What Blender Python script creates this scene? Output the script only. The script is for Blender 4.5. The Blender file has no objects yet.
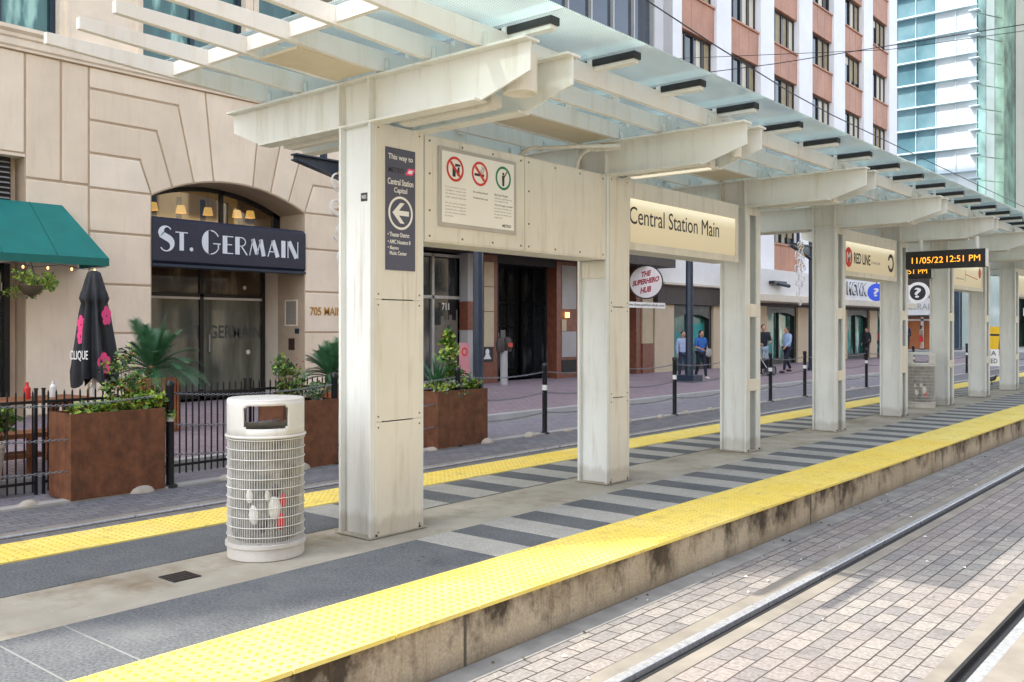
import bpy, bmesh, math, random
from mathutils import Vector as V, Matrix
random.seed(7)
R = math.radians
C = bpy.context.scene.collection
sc = bpy.context.scene
ORD = ['first','second','third','fourth','fifth','sixth','seventh','eighth','ninth','tenth','eleventh','twelfth',
       'thirteenth','fourteenth','fifteenth','sixteenth','seventeenth','eighteenth','nineteenth','twentieth']
# ------------------------------------------------------------------ materials
def newmat(name):
    m = bpy.data.materials.new(name); m.use_nodes = True
    nt = m.node_tree; return m, nt, nt.nodes, nt.links, nt.nodes['Principled BSDF']
def pos(nt, scale=(1,1,1)):
    g = nt.nodes.new('ShaderNodeNewGeometry'); mp = nt.nodes.new('ShaderNodeMapping')
    mp.inputs['Scale'].default_value = scale
    nt.links.new(g.outputs['Position'], mp.inputs['Vector']); return mp.outputs['Vector']
def noise(nt, vec, scale, detail=5, rough=.55):
    n = nt.nodes.new('ShaderNodeTexNoise'); n.inputs['Scale'].default_value = scale
    n.inputs['Detail'].default_value = detail; n.inputs['Roughness'].default_value = rough
    nt.links.new(vec, n.inputs['Vector']); return n.outputs['Fac']
def ramp(nt, fac, stops):
    r = nt.nodes.new('ShaderNodeValToRGB'); e = r.color_ramp.elements
    while len(e) < len(stops): e.new(.5)
    for i, (p, c) in enumerate(stops):
        e[i].position = p; e[i].color = (c[0], c[1], c[2], 1) if not isinstance(c, (int, float)) else (c, c, c, 1)
    nt.links.new(fac, r.inputs['Fac']); return r.outputs['Color']
def mix(nt, a, b, fac, mode='MIX'):
    m = nt.nodes.new('ShaderNodeMix'); m.data_type = 'RGBA'; m.blend_type = mode
    for s, x in (('A', a), ('B', b)):
        i = [k for k in m.inputs if k.name == s and k.type == 'RGBA'][0]
        if isinstance(x, tuple): i.default_value = (*x[:3], 1)
        else: nt.links.new(x, i)
    if isinstance(fac, (int, float)): m.inputs[0].default_value = fac
    else: nt.links.new(fac, m.inputs[0])
    return [o for o in m.outputs if o.type == 'RGBA'][0]
def bump(nt, p, fac, strength=.3, dist=.01):
    b = nt.nodes.new('ShaderNodeBump'); b.inputs['Strength'].default_value = strength; b.inputs['Distance'].default_value = dist
    nt.links.new(fac, b.inputs['Height']); nt.links.new(b.outputs['Normal'], p.inputs['Normal'])
def tint(c, k): return tuple(min(1, x*k) for x in c)
def M(name, col, rough=.6, var=.12, scale=2.5, metal=0, bmp=0, bscale=60, dirt=0, dcol=(.12,.10,.07), streak=False, spec=.5, foot=0, spots=0, worn=None):
    m, nt, N, L, p = newmat(name)
    v = pos(nt)
    f = noise(nt, v, scale)
    c = ramp(nt, f, [(.3, tint(col, 1-var)), (.7, tint(col, 1+var))])
    if dirt:
        v2 = pos(nt, (6, 6, .7) if streak else (1, 1, 1))
        f2 = noise(nt, v2, 1.6, 8, .65)
        k = ramp(nt, f2, [(.52, 0), (.78, dirt)])
        c = mix(nt, c, dcol, k)
    if worn:
        f4 = noise(nt, v, 1.9, 9, .72); c = mix(nt, c, worn, ramp(nt, f4, [(.48, 0), (.72, .55)]))
    if spots:
        vo = N.new('ShaderNodeTexVoronoi'); vo.inputs['Scale'].default_value = 3.4; vo.inputs['Randomness'].default_value = 1; L.new(v, vo.inputs['Vector'])
        c = mix(nt, c, tint(col, .35), ramp(nt, vo.outputs['Distance'], [(.045, spots), (.075, 0)]))
        vo = N.new('ShaderNodeTexVoronoi'); vo.inputs['Scale'].default_value = 7.7; vo.inputs['Randomness'].default_value = 1; L.new(v, vo.inputs['Vector'])
        c = mix(nt, c, tint(col, 1.9), ramp(nt, vo.outputs['Distance'], [(.04, spots*.6), (.07, 0)]))
    if foot:
        sp = N.new('ShaderNodeSeparateXYZ'); L.new(v, sp.inputs[0]); nz = noise(nt, pos(nt, (9,9,2.5)), 1.5, 6, .65)
        ad = N.new('ShaderNodeMath'); ad.operation = 'MULTIPLY_ADD'; ad.inputs[1].default_value = -.22; L.new(nz, ad.inputs[0]); L.new(sp.outputs['Z'], ad.inputs[2])
        c = mix(nt, c, (.20,.15,.09), ramp(nt, ad.outputs[0], [(0, foot*.7), (.06, 0)]))
        rn = noise(nt, pos(nt, (16,16,.6)), 1.2, 7, .62); c = mix(nt, c, (.34,.22,.11), ramp(nt, rn, [(.60, 0), (.74, .45)]))
        rs = noise(nt, pos(nt, (30,30,30)), 1.3, 8, .7)
        c = mix(nt, c, (.25,.10,.035), ramp(nt, rs, [(.69, 0), (.76, .45)]))
    if rough < .55:
        L.new(ramp(nt, noise(nt, v, 7, 6, .65), [(.3, rough*.75), (.75, min(1, rough*1.5))]), p.inputs['Roughness'])
    L.new(c, p.inputs['Base Color'])
    p.inputs['Roughness'].default_value = rough; p.inputs['Metallic'].default_value = metal
    p.inputs['Specular IOR Level'].default_value = spec
    if bmp: bump(nt, p, noise(nt, v, bscale, 4, .6), bmp, .006)
    return m
def emit(name, col, s):
    m, nt, N, L, p = newmat(name)
    p.inputs['Base Color'].default_value = (*col, 1); p.inputs['Emission Color'].default_value = (*col, 1)
    p.inputs['Emission Strength'].default_value = s; return m
def glassmat(name, tintc, glossy=.12, rough=.03):
    m, nt, N, L, p = newmat(name)
    N.remove(p); out = N['Material Output']
    t = N.new('ShaderNodeBsdfTransparent'); t.inputs[0].default_value = (*tintc, 1)
    g = N.new('ShaderNodeBsdfGlossy'); g.inputs['Roughness'].default_value = rough
    fr = N.new('ShaderNodeFresnel'); fr.inputs[0].default_value = 1.5
    ad = N.new('ShaderNodeMath'); ad.inputs[1].default_value = glossy; L.new(fr.outputs[0], ad.inputs[0])
    mx = N.new('ShaderNodeMixShader'); L.new(ad.outputs[0], mx.inputs[0]); L.new(t.outputs[0], mx.inputs[1]); L.new(g.outputs[0], mx.inputs[2])
    L.new(mx.outputs[0], out.inputs[0]); return m
def brickmat(name, cols, mortar, bw, bh, ms=.008, along='y', rough=.7, blot=.35, bmp=.5, offx=.5):
    m, nt, N, L, p = newmat(name)
    g = N.new('ShaderNodeNewGeometry'); sp = N.new('ShaderNodeSeparateXYZ'); L.new(g.outputs['Position'], sp.inputs[0])
    cb = N.new('ShaderNodeCombineXYZ')
    L.new(sp.outputs['Y' if along == 'y' else 'X'], cb.inputs[0]); L.new(sp.outputs['X' if along == 'y' else 'Y'], cb.inputs[1])
    nz = N.new('ShaderNodeTexNoise'); nz.inputs['Scale'].default_value = 3; L.new(cb.outputs[0], nz.inputs['Vector'])
    wob = N.new('ShaderNodeVectorMath'); wob.operation = 'SCALE'; wob.inputs['Scale'].default_value = .008; L.new(nz.outputs['Color'], wob.inputs[0])
    ad = N.new('ShaderNodeVectorMath'); ad.operation = 'ADD'; L.new(cb.outputs[0], ad.inputs[0]); L.new(wob.outputs[0], ad.inputs[1])
    b = N.new('ShaderNodeTexBrick'); L.new(ad.outputs[0], b.inputs['Vector'])
    b.inputs['Scale'].default_value = 1; b.inputs['Brick Width'].default_value = bw; b.inputs['Row Height'].default_value = bh
    b.inputs['Mortar Size'].default_value = ms; b.inputs['Mortar Smooth'].default_value = .3; b.offset = offx
    b.inputs['Color1'].default_value = (*cols[0], 1); b.inputs['Color2'].default_value = (*cols[1], 1); b.inputs['Mortar'].default_value = (*mortar, 1)
    v = pos(nt)
    f = noise(nt, v, .8, 8, .65)
    c = mix(nt, b.outputs['Color'], cols[2], ramp(nt, f, [(.42, 0), (.7, blot)]))
    f2 = noise(nt, v, 5, 8, .7)
    c = mix(nt, c, (.05, .045, .04), ramp(nt, f2, [(.55, 0), (.75, .45)]))
    f3 = noise(nt, v, 40, 4, .6)
    c = mix(nt, c, ramp(nt, f3, [(.3, .55), (.7, 1.2)]), .8, 'MULTIPLY')
    L.new(c, p.inputs['Base Color']); p.inputs['Roughness'].default_value = rough; p.inputs['Specular IOR Level'].default_value = .2
    h = mix(nt, b.outputs['Fac'], f3, .25)
    bb = N.new('ShaderNodeBump'); bb.invert = True; bb.inputs['Strength'].default_value = bmp; bb.inputs['Distance'].default_value = .01
    L.new(h, bb.inputs['Height']); L.new(bb.outputs[0], p.inputs['Normal'])
    return m

m_cream = M('cream_paint', (.71,.685,.605), .42, .07, 1.5, foot=.45, dirt=.45, dcol=(.36,.28,.16), streak=True, bmp=.06, bscale=120)
m_steel = M('grey_white_paint', (.70,.725,.71), .4, .07, 1.5, foot=.45, dirt=.42, dcol=(.40,.37,.28), streak=True, bmp=.06, bscale=90)
m_beam = M('beam_paint', (.73,.735,.69), .38, .06, 1.2, dirt=.5, dcol=(.42,.36,.22), streak=True)
m_purlin = M('purlin_paint', (.79,.78,.735), .4, .05, 1.2, dirt=.45, dcol=(.5,.4,.24), streak=True)
m_soffit = M('soffit_panel', (.68,.60,.44), .5, .06, 1, dirt=.15, dcol=(.4,.3,.16))
m_screw = M('screw_head', (.16,.13,.10), .5, .1)
m_seam = M('dark_seam', (.10,.09,.07), .8, .1)
m_blackrub = M('black_gasket', (.015,.016,.018), .5, .1)
m_black = M('black_iron', (.012,.013,.016), .35, .2, 8)
m_navy = M('navy_paint', (.018,.032,.055), .35, .15, 6)
m_white = M('white_plastic', (.78,.78,.75), .45, .04)
m_whitetrim = M('white_trim', (.70,.69,.65), .5, .06)
m_binwhite = M('bin_white_enamel', (.63,.63,.61), .45, .10, 3, dirt=.65, dcol=(.46,.44,.40), foot=.3)
m_bag = M('clear_liner', (.22,.22,.21), .3, .5, 9)
m_rubb = M('rubbish_dark', (.10,.09,.09), .6, .5, 20)
m_red = M('red_print', (.62,.035,.03), .5, .05)
m_green = M('green_print', (.02,.22,.12), .5, .05)
m_ink = M('black_print', (.02,.02,.022), .5, .05)
m_inkgrey = M('grey_print', (.33,.33,.33), .6, .05)
m_signgrey = M('sign_slate', (.075,.082,.125), .45, .05)
m_signwhite = M('sign_white', (.84,.83,.78), .4, .03)
m_pink = M('pink_print', (.80,.06,.22), .6, .1, 10)
m_slate = M('slate_paver', (.130,.140,.150), .75, .42, 60, spec=.12, spots=.7, worn=(.22,.23,.23), dirt=.5, dcol=(.045,.05,.056), bmp=.15, bscale=200)
m_light = M('light_paver', (.40,.395,.37), .75, .28, 70, spec=.15, spots=.6, worn=(.27,.26,.24), dirt=.6, dcol=(.20,.19,.17), bmp=.15, bscale=200)
m_slab = M('slate_joint', (.24,.25,.25), .7, .1)
m_conc = M('platform_concrete', (.40,.375,.315), .8, .24, 1.1, spec=.15, spots=.5, worn=(.25,.21,.15), dirt=.95, dcol=(.17,.12,.065), bmp=.2, bscale=80)
m_gutter = M('gutter_concrete', (.27,.265,.25), .8, .25, 4, dirt=.6, dcol=(.10,.095,.09), bmp=.4, bscale=60)
m_strip = M('rail_concrete', (.265,.24,.205), .75, .2, 3, dirt=.5, dcol=(.16,.15,.13), bmp=.2, bscale=60)
m_rail = M('rail_steel', (.50,.51,.53), .3, .25, 30, metal=.4)
m_railrust = M('rail_web', (.05,.035,.028), .7, .3, 20)
m_groove = M('rail_groove', (.018,.018,.02), .8, .3, 30)
m_stone = M('limestone', (.85,.715,.545), .8, .08, 1.1, dirt=.25, dcol=(.56,.44,.30), streak=True, bmp=.35, bscale=70)
m_stone2 = M('limestone_pale', (.87,.75,.59), .8, .07, 1.3, dirt=.22, dcol=(.6,.48,.34), streak=True, bmp=.35, bscale=70)
m_stone3 = M('limestone_warm', (.80,.66,.49), .8, .08, .9, dirt=.25, dcol=(.52,.40,.27), streak=True, bmp=.35, bscale=70)
m_stonedark = M('limestone_joint', (.50,.38,.26), .85, .1)
m_cornice = M('limestone_cornice', (.86,.74,.58), .75, .08, 2, dirt=.2, dcol=(.36,.28,.2), bmp=.1)
m_corten = M('rusted_steel', (.16,.060,.026), .62, .4, 9, dirt=.75, dcol=(.065,.030,.018), streak=True, worn=(.22,.10,.05), bmp=.2, bscale=90)
m_soil = M('soil', (.05,.035,.02), .9, .4, 20)
m_awn = M('teal_canvas', (.002,.175,.155), .65, .12, 2, bmp=.05, bscale=200)
m_awnd = M('teal_valance', (.004,.13,.105), .65, .1)
m_dark = M('dark_interior', (.012,.012,.012), .6, .3)
m_glassdk = M('dark_shop_glass', (.018,.024,.022), .04, .5, 1.5, spec=.9)
m_frame = M('bronze_frame', (.014,.014,.015), .35, .1)
m_alu = M('aluminium_frame', (.45,.44,.41), .35, .08, metal=.3)
m_sign = M('navy_sign_face', (.022,.024,.042), .45, .08)
m_letter = M('silver_letters', (.72,.75,.78), .35, .04)
m_gold = M('gold_letters', (.55,.30,.07), .3, .08, metal=.7)
m_bronze = M('bronze_plaque', (.08,.045,.03), .4, .2, 20, metal=.4)
m_plaque = M('stone_plaque', (.33,.29,.24), .6, .1, 20)
m_wood = M('cedar_wood', (.24,.085,.03), .6, .3, 6, bmp=.1)
m_terra = M('terracotta', (.36,.11,.035), .6, .2, 5)
m_potw = M('white_pot', (.62,.55,.46), .7, .1)
m_leafd = M('leaf_dark', (.020,.055,.018), .45, .4, 14)
m_leafm = M('leaf_mid', (.085,.19,.035), .45, .4, 14)
m_leafl = M('leaf_light', (.30,.44,.05), .45, .3, 14)
m_palm = M('palm_leaf', (.05,.155,.065), .35, .4, 9)
m_silver = M('silver_leaf', (.26,.31,.22), .6, .25, 14)
m_flower = M('flower_red', (.55,.07,.03), .5, .3, 10)
m_flowery = M('flower_yellow', (.62,.36,.02), .5, .2, 10)
m_stem = M('stem', (.09,.07,.035), .7, .2)
m_umb = M('black_umbrella_cloth', (.012,.014,.018), .6, .3, 4, bmp=.1, bscale=25)
m_button = M('concrete_button', (.47,.42,.35), .8, .2, 8, dirt=.5, dcol=(.22,.18,.13), bmp=.3, bscale=40)
m_chain = M('galvanised_chain', (.24,.24,.25), .45, .2, 20, metal=.6)
m_chaindark = M('dark_chain', (.05,.05,.055), .45, .2, 20, metal=.6)
m_redgranite = M('red_granite', (.44,.205,.125), .5, .14, .9, dirt=.45, dcol=(.56,.36,.25), streak=True)
m_pierwhite = M('white_marble_pier', (.82,.82,.84), .5, .05, .8, dirt=.12, dcol=(.5,.5,.5), streak=True)
m_blind = M('tan_blind', (.34,.27,.16), .6, .2, 3)
m_blueglass = M('navy_window', (.03,.05,.075), .06, .4, .4, spec=.9)
m_greystone = M('grey_stone', (.40,.39,.38), .7, .08, 2)
m_brown = M('brown_granite', (.20,.068,.038), .35, .25, 6)
m_cream2 = M('cream_stone', (.52,.42,.28), .6, .08, 3)
m_darkbrown = M('dark_brown_fascia', (.055,.04,.035), .6, .15, 3)
m_marq = M('white_marquee', (.74,.73,.72), .5, .04, 2)
m_marqc = M('cream_lip', (.66,.60,.48), .5, .05, 2)
m_shopcream = M('shop_cream_wall', (.58,.47,.33), .7, .06, 2)
m_teal = M('teal_poster', (.01,.30,.28), .5, .4, .6)
m_skin = M('skin', (.50,.28,.19), .5, .05)
m_hair = M('dark_hair', (.018,.013,.01), .5, .2)
m_orangewall = M('orange_panel', (.38,.12,.035), .6, .15, 1)
m_yellowpaint = M('yellow_plastic', (.80,.50,.01), .45, .06)
m_mint = M('pale_mint_glass', (.55,.64,.58), .2, .15, .4)
m_beigebld = M('beige_concrete', (.62,.60,.52), .7, .06, .5)
m_greenglass = M('green_tower_glass', (.24,.36,.30), .12, .7, .35, metal=.5)
m_twr_fin = M('tower_fin', (.50,.62,.67), .3, .08)

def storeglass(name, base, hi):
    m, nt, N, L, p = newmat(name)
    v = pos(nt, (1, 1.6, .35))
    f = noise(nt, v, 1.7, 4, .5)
    L.new(ramp(nt, f, [(.38, base), (.55, tint(base, 1.6)), (.66, hi)]), p.inputs['Base Color'])  # lighter shapes paint reflections into the glass colour
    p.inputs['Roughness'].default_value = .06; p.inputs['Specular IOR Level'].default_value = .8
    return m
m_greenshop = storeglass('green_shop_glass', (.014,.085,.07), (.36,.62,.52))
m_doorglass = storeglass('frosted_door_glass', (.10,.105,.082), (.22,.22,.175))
m_shopdark = storeglass('dark_glass_painted_reflection', (.016,.018,.02), (.12,.125,.13))
m_transom = storeglass('transom_painted_reflection', (.06,.042,.022), (.26,.20,.11))  # brown tones stand in for a warm building reflected in the transom
m_twr_b = None
def paneglass(name, stops, rough, metal):
    m, nt, N, L, p = newmat(name); oi = N.new('ShaderNodeObjectInfo'); v = pos(nt, (.5,.5,.5)); f = noise(nt, v, .7, 4, .5)
    ad = N.new('ShaderNodeMath'); ad.operation = 'MULTIPLY_ADD'; ad.inputs[1].default_value = .55; ad.use_clamp = True; L.new(oi.outputs['Random'], ad.inputs[0])
    sb_ = N.new('ShaderNodeMath'); sb_.operation = 'MULTIPLY_ADD'; sb_.inputs[1].default_value = 1.3; sb_.inputs[2].default_value = -.42; L.new(f, sb_.inputs[0]); L.new(sb_.outputs[0], ad.inputs[2])
    L.new(ramp(nt, ad.outputs[0], stops), p.inputs['Base Color']); p.inputs['Roughness'].default_value = rough; p.inputs['Metallic'].default_value = metal; return m
def towerblue(): return paneglass('blue_tower_glass', [(0, (.07,.17,.22)), (.35, (.14,.28,.34)), (.7, (.26,.42,.48)), (1, (.46,.60,.64))], .08, .4)
m_twr_b = towerblue()
m_twr_w = paneglass('tower_glass_painted_reflection', [(0, (.36,.48,.54)), (.3, (.56,.64,.69)), (.6, (.72,.76,.79)), (1, (.62,.70,.74))], .1, .25)  # pale tones paint bright reflections into the right-hand panes

def curbmat():
    m, nt, N, L, p = newmat('stained_curb_concrete')
    v = pos(nt); c = ramp(nt, noise(nt, v, 2.5, 6), [(.3, (.42,.345,.235)), (.7, (.62,.54,.41))])
    st = noise(nt, pos(nt, (1, 2.4, 1.6)), 1.3, 9, .68)
    sz = N.new('ShaderNodeSeparateXYZ'); L.new(pos(nt), sz.inputs[0]); hz = N.new('ShaderNodeMath'); hz.operation = 'MULTIPLY_ADD'; hz.inputs[1].default_value = .55; L.new(sz.outputs['Z'], hz.inputs[0]); L.new(st, hz.inputs[2])
    c = mix(nt, c, (.05,.034,.02), ramp(nt, hz.outputs[0], [(.40, 0), (.56, .95)]))
    st2 = noise(nt, pos(nt, (1, 14, 1.5)), 1.3, 5, .6)
    c = mix(nt, c, (.24,.16,.09), ramp(nt, st2, [(.54, 0), (.76, .6)]))
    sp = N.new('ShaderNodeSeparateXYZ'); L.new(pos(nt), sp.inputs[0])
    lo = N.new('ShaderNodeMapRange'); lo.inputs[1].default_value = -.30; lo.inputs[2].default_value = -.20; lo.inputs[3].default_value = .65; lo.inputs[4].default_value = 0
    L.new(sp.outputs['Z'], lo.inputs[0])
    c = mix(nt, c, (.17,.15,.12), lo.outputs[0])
    f3 = noise(nt, v, 55, 5, .7)
    c = mix(nt, c, ramp(nt, f3, [(.3, .6), (.7, 1.15)]), .8, 'MULTIPLY')
    L.new(c, p.inputs['Base Color']); p.inputs['Roughness'].default_value = .85
    bump(nt, p, f3, .5, .01); return m
m_curb = curbmat()
def tactmat():
    m, nt, N, L, p = newmat('yellow_tactile_tile')
    v = pos(nt); c = ramp(nt, noise(nt, v, 1.3, 6, .6), [(.3, (.87,.67,.12)), (.7, (.91,.76,.24))])
    c = mix(nt, c, (.62,.52,.32), ramp(nt, noise(nt, v, 3.2, 8, .7), [(.5, 0), (.75, .45)]))
    c = mix(nt, c, (.30,.23,.11), ramp(nt, noise(nt, v, 7, 9, .75), [(.54, 0), (.74, .7)]))
    c = mix(nt, c, (.20,.17,.12), ramp(nt, noise(nt, pos(nt, (3,.6,1)), 3, 9, .75), [(.58, 0), (.72, .55)]))
    L.new(c, p.inputs['Base Color']); p.inputs['Roughness'].default_value = .7; p.inputs['Specular IOR Level'].default_value = .2; return m
m_tact = tactmat()
m_dome = M('yellow_dome', (.80,.54,.05), .6, .12, 6)
m_trackbrick = brickmat('track_brick', ((.37,.345,.32), (.25,.242,.24), (.33,.255,.235)), (.05,.045,.04), .20, .115, .0055)
m_trackbrick2 = brickmat('dark_track_brick', ((.235,.235,.25), (.17,.17,.19), (.25,.21,.20)), (.055,.055,.055), .225, .128, .006)  # darker grey-blue bricks of the left track
m_lane = brickmat('lane_brick', ((.34,.31,.335), (.27,.25,.28), (.26,.26,.29)), (.12,.11,.11), .21, .105, .005, bmp=.3)
m_walk = brickmat('sidewalk_brick', ((.40,.30,.315), (.31,.235,.26), (.42,.36,.37)), (.12,.10,.09), .2, .1, .006, along='x', bmp=.3)
m_ground = M('street_asphalt', (.16,.155,.16), .85, .15, 1)
m_kerb = M('kerb_concrete', (.44,.43,.41), .75, .1, 2, dirt=.35, dcol=(.18,.17,.16))

def roofglass():
    m, nt, N, L, p = newmat('fritted_canopy_glass'); N.remove(p); out = N['Material Output']
    t = N.new('ShaderNodeBsdfTransparent'); t.inputs[0].default_value = (.85,.95,.95,1)
    tl = N.new('ShaderNodeBsdfTranslucent'); tl.inputs[0].default_value = (.91,.98,.98,1)
    df = N.new('ShaderNodeBsdfDiffuse'); df.inputs[0].default_value = (.80,.90,.90,1)
    gl = N.new('ShaderNodeBsdfGlossy'); gl.inputs['Roughness'].default_value = .08; gl.inputs[0].default_value = (.9,1,1,1)
    g = N.new('ShaderNodeNewGeometry'); mp = N.new('ShaderNodeMapping'); mp.inputs['Scale'].default_value = (1,1,0); L.new(g.outputs['Position'], mp.inputs[0])
    vo = N.new('ShaderNodeTexVoronoi'); vo.inputs['Scale'].default_value = 52; vo.inputs['Randomness'].default_value = 0; L.new(mp.outputs[0], vo.inputs['Vector'])
    r = N.new('ShaderNodeValToRGB'); r.color_ramp.elements[0].position = .32; r.color_ramp.elements[0].color = (.72,)*3+(1,)
    r.color_ramp.elements[1].position = .40; r.color_ramp.elements[1].color = (.40,)*3+(1,)
    L.new(vo.outputs['Distance'], r.inputs[0])
    dirt = noise(nt, mp.outputs[0], 2.2, 7, .65)
    dm = N.new('ShaderNodeMath'); dm.operation = 'MULTIPLY_ADD'; dm.inputs[1].default_value = .25; dm.inputs[2].default_value = -.1; L.new(dirt, dm.inputs[0])
    ad = N.new('ShaderNodeMath'); ad.use_clamp = True; L.new(r.outputs[0], ad.inputs[0]); L.new(dm.outputs[0], ad.inputs[1])
    mx0 = N.new('ShaderNodeMixShader'); mx0.inputs[0].default_value = .35; L.new(tl.outputs[0], mx0.inputs[1]); L.new(df.outputs[0], mx0.inputs[2])
    mx = N.new('ShaderNodeMixShader'); L.new(ad.outputs[0], mx.inputs[0]); L.new(t.outputs[0], mx.inputs[1]); L.new(mx0.outputs[0], mx.inputs[2])
    fr = N.new('ShaderNodeFresnel'); fr.inputs[0].default_value = 1.3
    mx2 = N.new('ShaderNodeMixShader'); L.new(fr.outputs[0], mx2.inputs[0]); L.new(mx.outputs[0], mx2.inputs[1]); L.new(gl.outputs[0], mx2.inputs[2])
    L.new(mx2.outputs[0], out.inputs[0]); return m
m_roof = roofglass()
m_clear = glassmat('clear_window_glass', (.80,.80,.74), .16)
def litpanel(name, zt, zb):
    m, nt, N, L, p = newmat(name)
    sp = N.new('ShaderNodeSeparateXYZ'); L.new(pos(nt), sp.inputs[0])
    mr = N.new('ShaderNodeMapRange'); mr.inputs[1].default_value = zb; mr.inputs[2].default_value = zt; L.new(sp.outputs['Z'], mr.inputs[0])
    c = ramp(nt, mr.outputs[0], [(0, (.80,.71,.50)), (.7, (.84,.76,.54)), (1, (1,.95,.75))])
    L.new(c, p.inputs['Base Color']); L.new(c, p.inputs['Emission Color'])
    s = ramp(nt, mr.outputs[0], [(0, .10), (.75, .2), (1, .5)]); L.new(s, p.inputs['Emission Strength'])
    return m
m_litsign = litpanel('backlit_sign_face', 2.80, 2.36)
m_led = emit('led_amber', (1, .38, .03), 1.9)
m_lampshade = emit('lit_lampshade', (1, .60, .16), 1.25)
m_fluo = emit('fluorescent_tube', (1, .95, .8), .45)
m_bulb = emit('warm_bulb', (1, .55, .2), 2.5)
m_bluelight = emit('blue_sign_light', (.03, .07, .45), .6)
m_bluehot = emit('blue_lamp', (.45, .65, 1), 2.5)
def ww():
    m, nt, N, L, p = newmat('emissive_warm_wall'); sp = N.new('ShaderNodeSeparateXYZ'); L.new(pos(nt), sp.inputs[0])
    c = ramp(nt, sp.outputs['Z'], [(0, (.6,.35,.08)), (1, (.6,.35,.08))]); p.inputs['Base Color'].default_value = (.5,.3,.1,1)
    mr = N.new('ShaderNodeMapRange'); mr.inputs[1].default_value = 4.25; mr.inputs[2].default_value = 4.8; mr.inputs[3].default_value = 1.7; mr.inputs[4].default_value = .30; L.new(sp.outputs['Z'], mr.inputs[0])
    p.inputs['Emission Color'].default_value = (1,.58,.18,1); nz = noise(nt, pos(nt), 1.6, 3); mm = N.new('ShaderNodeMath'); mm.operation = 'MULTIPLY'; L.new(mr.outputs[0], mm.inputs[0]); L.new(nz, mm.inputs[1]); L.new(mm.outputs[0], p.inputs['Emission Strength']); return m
m_warmwall = ww()  # wall emits its own glow, fading upward, in place of lamp light
m_roomwarm = M('warm_room_wall', (.36,.27,.13), .8, .2, 1)

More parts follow.
